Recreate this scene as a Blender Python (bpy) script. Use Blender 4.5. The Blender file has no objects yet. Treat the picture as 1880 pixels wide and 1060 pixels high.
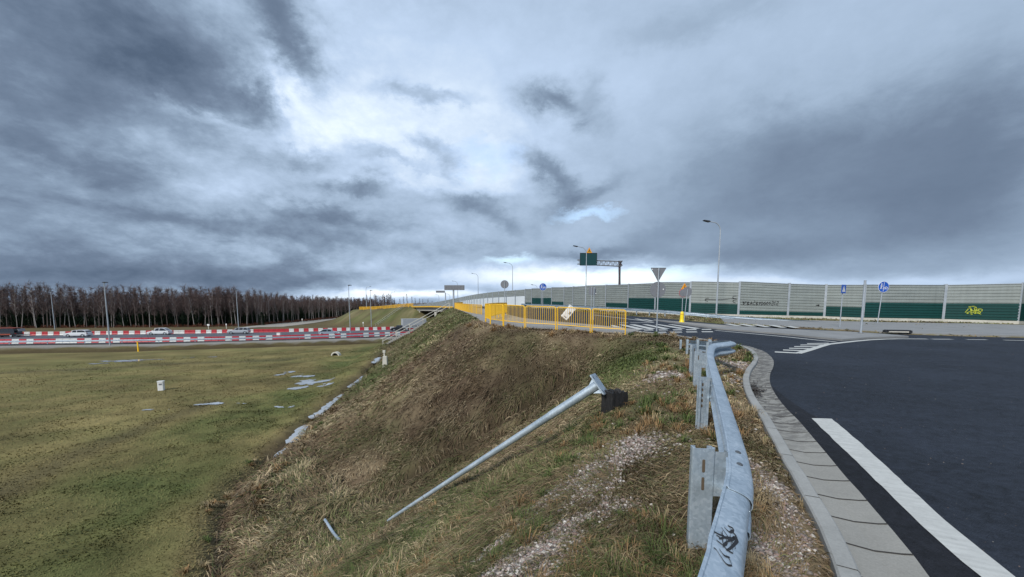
import bpy, bmesh, math, random
import numpy as np
from mathutils import Vector, Matrix
from mathutils.bvhtree import BVHTree

random.seed(7)
RNG = np.random.default_rng(11)
R = math.radians
scene = bpy.context.scene
COL = scene.collection

# ------------------------------------------------------------------ camera
CAMH = 1.65
PITCH = R(5.5)
FPX, CX, CY = 720.0, 940.0, 631.0
cam_d = bpy.data.cameras.new('camera')
cam = bpy.data.objects.new('camera', cam_d)
COL.objects.link(cam)
cam.location = (0, 0, CAMH)
cam.rotation_euler = (math.pi / 2 - PITCH, 0, 0)
cam_d.sensor_width = 36.0
cam_d.lens = FPX / 1880.0 * 36.0
cam_d.shift_y = (CY - 530.0) / 1880.0
cam_d.clip_start = 0.05
cam_d.clip_end = 9000
scene.camera = cam

# ------------------------------------------------------------------ view transform
scene.view_settings.view_transform = 'Standard'
scene.view_settings.look = 'None'
scene.view_settings.gamma = 1
scene.view_settings.exposure = 0.5
scene.view_settings.use_curve_mapping = False

# ------------------------------------------------------------------ sun
SUN_EL, SUN_AZ = R(38), R(215)      # azimuth clockwise from +Y (view direction)
sd = bpy.data.lights.new('sun', 'SUN')
sd.energy = 2.4
sd.angle = R(10)
sd.color = (1.0, 0.95, 0.88)
sun = bpy.data.objects.new('sun', sd)
COL.objects.link(sun)
sv = Vector((math.sin(SUN_AZ) * math.cos(SUN_EL), math.cos(SUN_AZ) * math.cos(SUN_EL), math.sin(SUN_EL)))
sun.rotation_euler = sv.to_track_quat('Z', 'Y').to_euler()

# ------------------------------------------------------------------ node helpers
class NT:
    def __init__(s, tree):
        s.t = tree
        s.n = tree.nodes
        s.n.clear()

    def add(s, typ, **kw):
        n = s.n.new(typ)
        for k, v in kw.items():
            setattr(n, k, v)
        return n

    def put(s, sock, v):
        if isinstance(v, bpy.types.NodeSocket):
            s.t.links.new(v, sock)
        elif v is not None:
            if sock.type == 'RGBA' and not hasattr(v, '__len__'):
                v = (v, v, v, 1)
            elif sock.type == 'RGBA' and len(v) == 3:
                v = (*v, 1)
            elif sock.type == 'VECTOR' and not hasattr(v, '__len__'):
                v = (v, v, v)
            sock.default_value = v

    def math(s, op, a, b=None, c=None, clamp=False):
        n = s.add('ShaderNodeMath', operation=op, use_clamp=clamp)
        for i, v in enumerate((a, b, c)):
            if v is not None:
                s.put(n.inputs[i], v)
        return n.outputs[0]

    def vmath(s, op, a, b=None):
        n = s.add('ShaderNodeVectorMath', operation=op)
        s.put(n.inputs[0], a)
        if b is not None:
            if op == 'SCALE':
                s.put(n.inputs[3], b)
            else:
                s.put(n.inputs[1], b)
        return n.outputs['Value'] if op in ('DOT_PRODUCT', 'LENGTH') else n.outputs[0]

    def noise(s, vec, scale, detail=4, rough=0.55, dist=0.0, color=False):
        n = s.add('ShaderNodeTexNoise')
        s.put(n.inputs['Vector'], vec)
        n.inputs['Scale'].default_value = scale
        n.inputs['Detail'].default_value = detail
        n.inputs['Roughness'].default_value = rough
        n.inputs['Distortion'].default_value = dist
        return n.outputs['Color' if color else 'Fac']

    def ramp(s, fac, stops, interp='LINEAR'):
        n = s.add('ShaderNodeValToRGB')
        n.color_ramp.interpolation = interp
        e = n.color_ramp.elements
        while len(e) > 1:
            e.remove(e[-1])
        e[0].position = stops[0][0]
        e[0].color = (*stops[0][1], 1) if hasattr(stops[0][1], '__len__') else (stops[0][1],) * 3 + (1,)
        for p, c in stops[1:]:
            x = e.new(p)
            x.color = (*c, 1) if hasattr(c, '__len__') else (c, c, c, 1)
        s.put(n.inputs[0], fac)
        return n.outputs[0]

    def mix(s, fac, a, b, blend='MIX'):
        n = s.add('ShaderNodeMix', data_type='RGBA', blend_type=blend)
        s.put(n.inputs[0], fac)
        s.put(n.inputs[6], a)
        s.put(n.inputs[7], b)
        return n.outputs[2]

    def geo(s):
        return s.add('ShaderNodeNewGeometry').outputs['Position']

    def obj(s):
        return s.add('ShaderNodeTexCoord').outputs['Object']


def ray(px, py):
    x = (px - CX) / FPX
    y = -(py - CY) / FPX
    c, sn = math.cos(PITCH), math.sin(PITCH)
    return Vector((x, c + y * sn, -sn + y * c))

# ------------------------------------------------------------------ sky (world)
w = bpy.data.worlds.new('World')
scene.world = w
w.use_nodes = True
T = NT(w.node_tree)
tc = T.add('ShaderNodeTexCoord').outputs['Generated']
sep = T.add('ShaderNodeSeparateXYZ')
T.put(sep.inputs[0], tc)
az = T.math('ARCTAN2', sep.outputs[0], sep.outputs[1])
el = T.math('ARCSINE', sep.outputs[2])
cmb = T.add('ShaderNodeCombineXYZ')
T.put(cmb.inputs[0], az)
T.put(cmb.inputs[1], el)
AE = cmb.outputs[0]
# cloud sheet coordinates: flatten towards the horizon like a real layer
zc = T.math('MAXIMUM', sep.outputs[2], 0.0)
den = T.math('ADD', zc, 0.42)
cp = T.add('ShaderNodeCombineXYZ')
T.put(cp.inputs[0], T.math('DIVIDE', sep.outputs[0], den))
T.put(cp.inputs[1], T.math('DIVIDE', sep.outputs[1], den))
T.put(cp.inputs[2], 3.7)
SHEET = cp.outputs[0]
cn = T.noise(SHEET, 1.1, 3, 0.55, 0.2, color=True)
warp = T.vmath('SCALE', T.vmath('SUBTRACT', cn, (0.5, 0.5, 0.5)), 0.30)
cn2 = T.noise(SHEET, 5.5, 8, 0.65, 0.2, color=True)
warp2 = T.vmath('SCALE', T.vmath('SUBTRACT', cn2, (0.5, 0.5, 0.5)), 0.24)
elfade = T.math('MULTIPLY', T.math('ADD', zc, 0.05), 2.2, clamp=True)
wv = T.vmath('MULTIPLY', T.vmath('ADD', warp, warp2), (1.0, 0.7, 0))
WAE = T.vmath('ADD', AE, T.vmath('SCALE', wv, elfade))

# ragged light and dark masses of the cloud layer, each at its own bearing (px,py read off, rx, ry, tilt deg, amount)
BLOBS = [
    (200, 60, 330, 130, 12, -0.16), (60, 220, 260, 130, -5, -0.13), (330, 140, 190, 80, 15, -0.15), (420, 60, 120, 90, 40, -0.08),
    (565, 45, 75, 60, 35, -0.26), (600, 130, 55, 45, 60, -0.15), (500, 190, 60, 40, 20, -0.10),
    (130, 430, 340, 70, 2, -0.10), (120, 505, 330, 38, 0, -0.20), (430, 510, 210, 30, 0, -0.14), (600, 505, 120, 22, 0, -0.05),
    (220, 330, 300, 26, 5, -0.11), (300, 395, 260, 16, -3, -0.10), (540, 430, 170, 16, 3, -0.12), (170, 290, 130, 22, 4, -0.08),
    (780, 110, 330, 170, 5, 0.13), (590, 230, 90, 90, -20, 0.20), (760, 240, 230, 90, 0, 0.16), (560, 160, 30, 60, -10, 0.16), (430, 245, 110, 16, 8, 0.12),
    (560, 340, 210, 40, -6, 0.06), (880, 330, 150, 50, 0, 0.14), (880, 420, 230, 40, 0, 0.04),
    (1010, 205, 62, 34, 15, -0.26), (1085, 165, 35, 40, 40, -0.12), (800, 182, 62, 18, 5, -0.20), (822, 290, 36, 24, 25, -0.24), (590, 297, 62, 20, 0, -0.16), (700, 285, 60, 12, 15, -0.10),
    (675, 352, 70, 15, -5, -0.20), (870, 362, 80, 18, 0, -0.14), (925, 395, 70, 18, 20, -0.14), (1000, 325, 70, 24, 25, -0.24), (1075, 362, 80, 16, -20, -0.12), (760, 310, 50, 10, 0, -0.12),
    (610, 395, 120, 12, 5, -0.10), (840, 450, 160, 14, -3, -0.05),
    (1450, 340, 330, 120, 0, -0.16), (1760, 360, 240, 130, -5, -0.16), (1600, 250, 380, 60, 8, -0.05), (1350, 470, 260, 30, -4, -0.12), (1180, 440, 150, 25, -12, -0.07), (1800, 160, 120, 140, 0, -0.06), (1280, 30, 180, 40, 0, -0.07),
    (1450, 120, 260, 120, 0, 0.02), (1130, 100, 160, 120, 0, 0.05),
    (760, 518, 170, 16, -6, 0.10), (760, 540, 150, 8, 0, 0.38), (690, 534, 60, 6, 0, 0.16), (900, 500, 120, 18, 0, 0.12),
    (1000, 505, 150, 24, 0, 0.26), (1130, 500, 150, 22, 0, 0.22), (1080, 462, 110, 10, 0, -0.12), (1230, 512, 140, 12, 0, 0.20), (1400, 518, 170, 9, 0, 0.18),
    (1700, 520, 280, 13, 0, 0.14), (590, 546, 120, 5, 0, 0.20), (300, 560, 400, 10, 0, -0.05),
]
calm = T.ramp(T.math('MULTIPLY_ADD', az, 0.5, 0.5), [(0.28, 1.0), (0.50, 0.55), (0.66, 0.24), (1.0, 0.20)])   # the layer is smoother towards the right
fine = T.noise(SHEET, 5.2, 8, 0.60, 0.35)
base_n = T.math('ADD', T.math('MULTIPLY', T.math('SUBTRACT', T.noise(SHEET, 2.0, 7, 0.60, 0.2), 0.5), 0.52), T.math('MULTIPLY', T.math('SUBTRACT', fine, 0.5), 0.36))
bill = T.math('ABSOLUTE', T.math('SUBTRACT', T.noise(T.vmath('MULTIPLY', AE, (1.0, 1.7, 1)), 9.0, 8, 0.62, 0.0), 0.5))
base_n = T.math('ADD', base_n, T.math('MULTIPLY', T.math('SUBTRACT', bill, 0.09), 0.50))
def veil(px, py, rx, ry):
    d = ray(px, py).normalized()
    a = math.atan2(d.x, d.y); e = math.asin(d.z)
    d2 = ray(px + rx, py).normalized(); d3 = ray(px, py - ry).normalized()
    mp = T.add('ShaderNodeMapping', vector_type='TEXTURE')
    T.put(mp.inputs['Vector'], WAE)
    mp.inputs['Location'].default_value = (a, e, 0)
    mp.inputs['Scale'].default_value = (abs(math.atan2(d2.x, d2.y) - a), abs(math.asin(d3.z) - e), 1)
    return T.math('EXPONENT', T.math('MULTIPLY', T.vmath('DOT_PRODUCT', mp.outputs[0], mp.outputs[0]), -1.0))
smoothv = T.math('SUBTRACT', 1.0, T.math('MULTIPLY', veil(900, 70, 330, 130), 0.65))
tot = T.math('MULTIPLY_ADD', T.math('MULTIPLY', base_n, smoothv), T.math('MULTIPLY', calm, 0.82), 0.553)
for (px, py, rx, ry, tilt, amt) in BLOBS:
    d = ray(px, py).normalized()
    a = math.atan2(d.x, d.y)
    e = math.asin(d.z)
    d2 = ray(px + rx, py).normalized()
    d3 = ray(px, py - ry).normalized()
    sa = abs(math.atan2(d2.x, d2.y) - a)
    se = abs(math.asin(d3.z) - e)
    mp = T.add('ShaderNodeMapping', vector_type='TEXTURE')
    T.put(mp.inputs['Vector'], WAE)
    mp.inputs['Location'].default_value = (a, e, 0)
    mp.inputs['Rotation'].default_value = (0, 0, -R(tilt))
    mp.inputs['Scale'].default_value = (sa, se, 1)
    q = T.vmath('DOT_PRODUCT', mp.outputs[0], mp.outputs[0])
    g = T.math('EXPONENT', T.math('MULTIPLY', q, -1.0))
    tot = T.math('MULTIPLY_ADD', g, amt, tot)
cloud = T.ramp(tot, [(0.0, (0.040, 0.054, 0.080)), (0.20, (0.072, 0.096, 0.140)), (0.36, (0.132, 0.164, 0.222)), (0.45, (0.192, 0.236, 0.306)), (0.53, (0.275, 0.33, 0.415)),
                     (0.66, (0.40, 0.465, 0.58)), (0.82, (0.62, 0.655, 0.715)), (1.0, (0.86, 0.825, 0.80))])
skyt = T.add('ShaderNodeTexSky', sky_type='NISHITA')
skyt.sun_disc = False
skyt.sun_elevation = SUN_EL
skyt.sun_rotation = SUN_AZ
cloud10 = T.vmath('MULTIPLY', cloud, (7.6, 8.25, 8.65))
# gaps of blue: clear sky shows where the layer thins
gap = None
for (px, py, rx, ry) in ((895, 300, 60, 26), (1090, 388, 60, 10), (1130, 500, 170, 16), (930, 470, 60, 10)):
    d = ray(px, py).normalized()
    a = math.atan2(d.x, d.y); e = math.asin(d.z)
    d2 = ray(px + rx, py).normalized(); d3 = ray(px, py - ry).normalized()
    mp = T.add('ShaderNodeMapping', vector_type='TEXTURE')
    T.put(mp.inputs['Vector'], WAE)
    mp.inputs['Location'].default_value = (a, e, 0)
    mp.inputs['Scale'].default_value = (abs(math.atan2(d2.x, d2.y) - a), abs(math.asin(d3.z) - e), 1)
    g = T.math('EXPONENT', T.math('MULTIPLY', T.vmath('DOT_PRODUCT', mp.outputs[0], mp.outputs[0]), -1.0))
    gap = g if gap is None else T.math('ADD', gap, g)
gapf = T.math('MULTIPLY', T.math('SUBTRACT', gap, T.math('MULTIPLY', fine, 0.5)), 1.1, clamp=True)
skysc = T.vmath('SCALE', skyt.outputs[0], 1.6)
col = T.mix(T.math('MULTIPLY', gapf, 0.5), cloud10, skysc)
bg = T.add('ShaderNodeBackground')
T.put(bg.inputs[0], col)
bg.inputs[1].default_value = 0.125
out = T.add('ShaderNodeOutputWorld')
w.node_tree.links.new(bg.outputs[0], out.inputs[0])

# ------------------------------------------------------------------ materials
MATS = {}
def principled(name, build):
    m = bpy.data.materials.new(name)
    m.use_nodes = True
    t = NT(m.node_tree)
    p = t.add('ShaderNodeBsdfPrincipled')
    o = t.add('ShaderNodeOutputMaterial')
    m.node_tree.links.new(p.outputs[0], o.inputs[0])
    build(t, p)
    MATS[name] = m
    return m

def bump(t, p, h, strength=0.3, dist=0.02):
    b = t.add('ShaderNodeBump')
    b.inputs['Strength'].default_value = strength
    b.inputs['Distance'].default_value = dist
    t.put(b.inputs['Height'], h)
    t.put(p.inputs['Normal'], b.outputs[0])

def plain(name, color, rough=0.6, metal=0.0, var=0.15, scale=3.0, detail=5, bmp=0.0, local=True, spec=0.5):
    def f(t, p):
        v = t.obj() if local else t.geo()
        n = t.noise(v, scale, detail, 0.6)
        k = t.math('MULTIPLY_ADD', n, var * 2, 1 - var)
        t.put(p.inputs['Base Color'], t.mix(1.0, color, k, 'MULTIPLY'))
        p.inputs['Roughness'].default_value = rough
        p.inputs['Metallic'].default_value = metal
        p.inputs['Specular IOR Level'].default_value = spec
        if bmp:
            bump(t, p, n, bmp, 0.01)
    return principled(name, f)

def f_steel(t, p):
    v = t.obj()
    vo = t.add('ShaderNodeTexVoronoi')
    t.put(vo.inputs['Vector'], v)
    vo.inputs['Scale'].default_value = 55
    n = t.noise(v, 3.0, 5, 0.65)
    streak = t.noise(t.vmath('MULTIPLY', v, (9, 9, 1.2)), 4, 5, 0.6)
    s = t.math('ADD', t.math('MULTIPLY', t.add('ShaderNodeSeparateColor').outputs[0], 0), 0)
    sc = t.add('ShaderNodeSeparateColor')
    t.put(sc.inputs[0], vo.outputs['Color'])
    f = t.math('ADD', t.math('MULTIPLY', sc.outputs[0], 0.20), t.math('MULTIPLY', n, 0.55))
    f = t.math('ADD', f, t.math('MULTIPLY', streak, 0.25))
    c = t.ramp(f, [(0.25, (0.27, 0.34, 0.40)), (0.5, (0.42, 0.50, 0.57)), (0.75, (0.60, 0.67, 0.73))])
    t.put(p.inputs['Base Color'], c)
    p.inputs['Metallic'].default_value = 0.55
    t.put(p.inputs['Roughness'], t.math('MULTIPLY_ADD', n, 0.3, 0.32))
    bump(t, p, f, 0.05, 0.01)
M_STEEL = principled('galvanised_steel', f_steel)
def f_steel2(t, p):
    v = t.obj()
    n = t.noise(v, 2.0, 5, 0.65)
    t.put(p.inputs['Base Color'], t.ramp(n, [(0.3, (0.30, 0.34, 0.38)), (0.7, (0.44, 0.48, 0.52))]))
    p.inputs['Metallic'].default_value = 0.3
    p.inputs['Roughness'].default_value = 0.5
M_POLE = principled('pole_steel', f_steel2)
M_SIGNBACK = plain('sign_back_grey', (0.20, 0.21, 0.23), 0.55, 0.2)
M_DARK = plain('dark_paint', (0.02, 0.022, 0.027), 0.5)
M_BLACKPAINT = plain('black_spray_paint', (0.012, 0.012, 0.014), 0.6)
M_BLUE = plain('blue_sign', (0.012, 0.085, 0.42), 0.4)
M_WHITE = plain('white_paint', (0.74, 0.75, 0.75), 0.5, var=0.08)
M_RED = plain('red_sign', (0.55, 0.03, 0.03), 0.45)
M_YELLOW = plain('yellow_paint', (0.84, 0.50, 0.015), 0.42, var=0.07, scale=6)
M_YELLOWF = plain('faded_yellow_paint', (0.72, 0.42, 0.03), 0.5, var=0.10, scale=4)
M_ORANGE = plain('orange_sign', (0.75, 0.30, 0.01), 0.45)
M_BOLLARD = plain('bollard_yellow', (0.82, 0.62, 0.01), 0.4, var=0.05)
M_VMS = plain('dark_teal_board', (0.005, 0.045, 0.052), 0.4, var=0.1)
M_TRUSS = plain('truss_steel', (0.23, 0.24, 0.26), 0.5, 0.3)
M_RUSTDARK = plain('brown_steel_post', (0.055, 0.045, 0.052), 0.6)
M_SLOT = plain('slot_dry_grass', (0.10, 0.075, 0.05), 0.8)  # brown of the dry grass showing through the post slots
M_BLACKCON = plain('tarred_concrete', (0.012, 0.012, 0.013), 0.75, var=0.5, scale=14, bmp=0.6)
M_PLASTRED = plain('red_plastic', (0.42, 0.022, 0.035), 0.5, var=0.18, scale=1.5, local=False)
M_PLASTWHITE = plain('white_plastic', (0.60, 0.60, 0.58), 0.5, var=0.12, scale=1.5, local=False)
M_GLASS = plain('car_glass', (0.012, 0.015, 0.02), 0.12, spec=0.8)
M_TYRE = plain('tyre_rubber', (0.015, 0.015, 0.016), 0.8)
M_CARWHITE = plain('white_car_paint', (0.66, 0.68, 0.70), 0.3, var=0.03)
M_CARSILVER = plain('silver_car_paint', (0.45, 0.47, 0.50), 0.3, 0.3, var=0.03)
M_CARBLUE = plain('pale_blue_car_paint', (0.30, 0.36, 0.42), 0.3, 0.2, var=0.03)
M_CARBLACK = plain('black_car_paint', (0.015, 0.016, 0.02), 0.3, var=0.03)
M_CARORANGE = plain('orange_car_paint', (0.30, 0.06, 0.03), 0.4, var=0.05)
M_LAMPRED = plain('tail_lamp', (0.35, 0.01, 0.01), 0.3)

def f_conc(base, sc=2.0, joint=None):
    def f(t, p):
        v = t.geo()
        n = t.noise(v, sc, 7, 0.65)
        m = t.noise(v, 60, 3, 0.6)
        k = t.math('ADD', t.math('MULTIPLY', n, 0.8), t.math('MULTIPLY', m, 0.45))
        k = t.math('ADD', k, 0.38)
        t.put(p.inputs['Base Color'], t.mix(1.0, base, k, 'MULTIPLY'))
        p.inputs['Roughness'].default_value = 0.85
        bump(t, p, m, 0.35, 0.004)
    return f
M_KERB = principled('kerb_concrete', f_conc((0.29, 0.295, 0.285)))
M_CONC = principled('concrete', f_conc((0.34, 0.335, 0.31)))
M_CONCL = principled('light_concrete', f_conc((0.50, 0.49, 0.44)))

def f_gutter(t, p):
    v = t.geo()
    n = t.noise(v, 1.3, 6, 0.7)
    m = t.noise(v, 70, 3, 0.6)
    n2 = t.noise(t.vmath('MULTIPLY', v, (1, 1.6, 1)), 4.5, 7, 0.7, 0.4)
    stain = t.ramp(n2, [(0.46, 0.0), (0.54, 1.0)])
    sp = t.add('ShaderNodeSeparateXYZ'); t.put(sp.inputs[0], v)
    far = t.ramp(t.math('MULTIPLY', sp.outputs[1], 0.1), [(0.40, 0.0), (0.56, 1.0)])   # wet and dirty stretch starts where water collects
    k = t.math('ADD', t.math('ADD', t.math('MULTIPLY', n, 0.7), t.math('MULTIPLY', m, 0.5)), 0.40)
    a = t.mix(1.0, (0.265, 0.26, 0.238), k, 'MULTIPLY')
    b = t.mix(t.math('MULTIPLY', t.math('MULTIPLY', stain, far), 0.8), a, (0.075, 0.070, 0.065))
    t.put(p.inputs['Base Color'], b)
    p.inputs['Roughness'].default_value = 0.8
    bump(t, p, m, 0.3, 0.004)
M_GUTTER = principled('gutter_slabs', f_gutter)
M_JOINT = plain('joint_dirt', (0.035, 0.032, 0.028), 0.9)

def f_asph(base, wear=True):
    def f(t, p):
        v = t.geo()
        g = t.noise(v, 150, 2, 0.7)
        vo = t.add('ShaderNodeTexVoronoi')
        t.put(vo.inputs['Vector'], v)
        vo.inputs['Scale'].default_value = 85
        big = t.noise(v, 0.35, 5, 0.6)
        mid = t.noise(v, 3.0, 5, 0.7)
        g2 = t.noise(v, 12, 8, 0.86)
        k = t.math('ADD', t.math('MULTIPLY', g2, 3.8), t.math('MULTIPLY', big, 2.4))
        k = t.math('MAXIMUM', t.math('SUBTRACT', t.math('ADD', k, t.math('MULTIPLY', mid, 1.7)), 2.7), 0.15)
        c = t.mix(1.0, base, k, 'MULTIPLY')
        spk = t.ramp(t.noise(v, 30, 2, 0.9), [(0.745, 0.0), (0.77, 1.0)])
        c = t.mix(t.math('MULTIPLY', spk, 0.6), c, (0.28, 0.28, 0.30))
        t.put(p.inputs['Base Color'], c)
        p.inputs['Specular IOR Level'].default_value = 0.22
        t.put(p.inputs['Roughness'], t.math('MULTIPLY_ADD', big, 0.25, 0.58))
        bump(t, p, t.math('ADD', vo.outputs['Distance'], t.math('MULTIPLY', g2, 2.0)), 0.9, 0.010)
    return f
M_ASPH = principled('new_asphalt', f_asph((0.0168, 0.0212, 0.0305)))
M_ASPHD = principled('tar_edge_asphalt', f_asph((0.011, 0.012, 0.016)))
M_HWY = principled('highway_asphalt', f_asph((0.075, 0.082, 0.095)))

def f_mark(t, p):
    v = t.geo()
    g = t.noise(v, 30, 5, 0.7)
    b = t.noise(t.vmath('MULTIPLY', v, (1, 1, 1)), 5.0, 5, 0.7, 1.0)
    n3 = t.noise(v, 260, 2, 0.6)
    k = t.math('ADD', t.math('MULTIPLY', g, 0.28), t.math('MULTIPLY', b, 0.35))
    k = t.math('ADD', t.math('MULTIPLY', n3, 0.22), k)
    k = t.math('ADD', k, 0.44)
    al = t.vmath('DOT_PRODUCT', v, (0.42, 0.907, 0)); ac = t.vmath('DOT_PRODUCT', v, (0.907, -0.42, 0))
    cv = t.add('ShaderNodeCombineXYZ'); t.put(cv.inputs[0], t.math('MULTIPLY', al, 22.0)); t.put(cv.inputs[1], t.math('MULTIPLY', ac, 2.2))
    k = t.math('ADD', k, t.math('MULTIPLY', t.math('SUBTRACT', t.noise(cv.outputs[0], 1.0, 4, 0.7), 0.42), 0.55))
    c = t.mix(t.ramp(t.noise(v, 14, 7, 0.8, 0.6), [(0.60, 0.0), (0.70, 0.55)]), t.mix(1.0, (0.52, 0.53, 0.51), k, 'MULTIPLY'), (0.16, 0.16, 0.17))
    t.put(p.inputs['Base Color'], c)
    p.inputs['Roughness'].default_value = 0.75
    bump(t, p, t.math('ADD', g, n3), 0.4, 0.004)
M_MARK = principled('road_marking_paint', f_mark)
M_PAVE = principled('paving_tan', f_conc((0.26, 0.25, 0.235), 1.0))
M_PATH = principled('path_grey', f_conc((0.22, 0.225, 0.225), 0.7))
M_DIRT = principled('dirt_track', f_conc((0.30, 0.275, 0.235), 0.3))

def f_ground(t, p):
    a = t.add('ShaderNodeAttribute', attribute_name='gcol')
    v = t.geo()
    n = t.noise(v, 2.2, 8, 0.7, 0.3)
    m = t.noise(v, 22, 6, 0.75, 0.5)
    st = t.noise(t.vmath('MULTIPLY', v, (1.0, 3.0, 1)), 1.1, 8, 0.7, 0.6)
    k = t.math('ADD', t.math('MULTIPLY', n, 0.8), t.math('MULTIPLY', m, 1.0))
    k = t.math('ADD', k, t.math('MULTIPLY', st, 0.7))
    k = t.math('MULTIPLY_ADD', k, 0.75, 0.06)
    t.put(p.inputs['Base Color'], t.mix(1.0, a.outputs['Color'], k, 'MULTIPLY'))
    p.inputs['Roughness'].default_value = 0.95
    p.inputs['Specular IOR Level'].default_value = 0.1
    bump(t, p, t.math('ADD', n, t.math('MULTIPLY', m, 0.6)), 0.6, 0.06)
M_GROUND = principled('turf_soil', f_ground)

def f_blade(t, p):
    a = t.add('ShaderNodeAttribute', attribute_name='gcol')
    t.put(p.inputs['Base Color'], a.outputs['Color'])
    p.inputs['Roughness'].default_value = 0.75
    p.inputs['Specular IOR Level'].default_value = 0.15
M_BLADE = principled('grass_blades', f_blade)
def f_stone(t, p):
    a = t.add('ShaderNodeAttribute', attribute_name='gcol')
    t.put(p.inputs['Base Color'], a.outputs['Color'])
    p.inputs['Roughness'].default_value = 0.8
M_STONE = principled('gravel_stones', f_stone)

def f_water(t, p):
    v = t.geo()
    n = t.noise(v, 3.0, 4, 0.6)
    t.put(p.inputs['Base Color'], (0.36, 0.38, 0.40))  # pale base stands in for bright sky reflected in the water
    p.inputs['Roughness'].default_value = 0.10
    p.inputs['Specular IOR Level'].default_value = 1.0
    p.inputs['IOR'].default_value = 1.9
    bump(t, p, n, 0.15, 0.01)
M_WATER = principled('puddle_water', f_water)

def ribbed(name, base, spec_rough=0.45, var=0.12, metal=0.2):
    def f(t, p):
        v = t.geo()
        sp = t.noise(t.vmath('MULTIPLY', v, (0.35, 0.35, 2.0)), 1.2, 6, 0.65)
        streak = t.noise(t.vmath('MULTIPLY', v, (3, 3, 0.15)), 1.5, 5, 0.6)
        k = t.math('ADD', t.math('MULTIPLY', sp, var * 3), t.math('MULTIPLY', streak, var * 2))
        k = t.math('ADD', k, 1 - var * 2.5)
        t.put(p.inputs['Base Color'], t.mix(1.0, base, k, 'MULTIPLY'))
        p.inputs['Roughness'].default_value = spec_rough
        p.inputs['Metallic'].default_value = metal
    return principled(name, f)
M_RIBGREY = ribbed('grey_ribbed_panel', (0.27, 0.30, 0.29), var=0.2)
M_RIBGREEN = ribbed('green_ribbed_panel', (0.004, 0.048, 0.044), 0.4, 0.2, 0.0)
M_SCREEN = plain('translucent_screen', (0.62, 0.68, 0.72), 0.2, var=0.15, scale=0.4)
M_BARK = plain('pale_birch_bark', (0.34, 0.31, 0.29), 0.85, var=0.35, scale=1.2)
M_BARKD = plain('dark_bark', (0.13, 0.105, 0.095), 0.9, var=0.3, scale=1.2)
M_TWIG = plain('bare_twigs', (0.120, 0.086, 0.080), 0.9, var=0.35, scale=0.25, local=False, spec=0.1)
M_TWIGG = plain('grey_twigs', (0.13, 0.11, 0.095), 0.9, var=0.3, scale=0.25, local=False, spec=0.1)
M_NEEDLE = plain('dark_needles', (0.014, 0.026, 0.014), 0.8, var=0.3, scale=0.6, spec=0.1)
M_RUSSET = plain('russet_scrub', (0.13, 0.055, 0.035), 0.9, var=0.3, scale=0.6, spec=0.1)

# ------------------------------------------------------------------ numpy noise
def _hash(ix, iy, seed):
    h = (ix.astype(np.int64) * 374761393 + iy.astype(np.int64) * 668265263 + seed * 982451653) & 0xFFFFFFFF
    h = ((h ^ (h >> 13)) * 1274126177) & 0xFFFFFFFF
    h = h ^ (h >> 16)
    return (h & 0xFFFF) / 65535.0

def vnoise(x, y, seed=0):
    ix = np.floor(x); iy = np.floor(y)
    fx = x - ix; fy = y - iy
    fx = fx * fx * (3 - 2 * fx); fy = fy * fy * (3 - 2 * fy)
    a = _hash(ix, iy, seed); b = _hash(ix + 1, iy, seed)
    c = _hash(ix, iy + 1, seed); d = _hash(ix + 1, iy + 1, seed)
    return (a * (1 - fx) + b * fx) * (1 - fy) + (c * (1 - fx) + d * fx) * fy

def fbm(x, y, seed=0, oct=4):
    s = 0; a = 0.5; tot = 0
    for k in range(oct):
        s = s + a * vnoise(x * 2 ** k, y * 2 ** k, seed + k * 17)
        tot += a
        a *= 0.5
    return s / tot

def smooth(a, b, x):
    t = np.clip((x - a) / (b - a), 0, 1)
    return t * t * (3 - 2 * t)

# ------------------------------------------------------------------ land form
S_X = [-1e4, 4, 13, 22, 33, 50, 90, 130, 180, 260, 1e4]
S_H = [0.0, 0.0, 0.17, 0.42, 0.70, 1.10, 1.50, 1.55, 0.9, -1.0, -1.0]
def H(x, y):
    s = -0.55 * np.asarray(x, float) + 0.83 * np.asarray(y, float)
    return np.interp(s, S_X, S_H)
LOW = -5.7

def onz(px, py, z=0.0):
    d = ray(px, py)
    t = (z - CAMH) / d.z
    return Vector((d.x * t, d.y * t, z))
def onH(px, py):
    z = 0.0
    for _ in range(30):
        p = onz(px, py, z)
        if p.y < 0 or p.y > 160:
            break
        z2 = float(H(p.x, p.y))
        z = z * 0.5 + z2 * 0.5
    return Vector((p.x, p.y, float(H(p.x, p.y))))
def atY(px, py, Y):
    d = ray(px, py)
    t = Y / d.y
    return Vector((d.x * t, Y, CAMH + d.z * t))

def catmull(pts, step=0.2, closed=False):
    pts = [Vector(p) for p in pts]
    out = []
    n = len(pts)
    for i in range(n - 1):
        p0 = pts[max(i - 1, 0)]; p1 = pts[i]; p2 = pts[i + 1]; p3 = pts[min(i + 2, n - 1)]
        k = max(1, int((p2 - p1).length / step))
        for j in range(k):
            t = j / k
            out.append(0.5 * ((2 * p1) + (-p0 + p2) * t + (2 * p0 - 5 * p1 + 4 * p2 - p3) * t * t + (-p0 + 3 * p1 - 3 * p2 + p3) * t ** 3))
    out.append(pts[-1])
    return out

def offset_path(path, d):
    """offset to the right of travel (in plan)"""
    out = []
    for i, p in enumerate(path):
        a = path[max(i - 1, 0)]; b = path[min(i + 1, len(path) - 1)]
        t = Vector((b.x - a.x, b.y - a.y, 0)).normalized()
        out.append(p + Vector((t.y, -t.x, 0)) * d)
    return out

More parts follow.
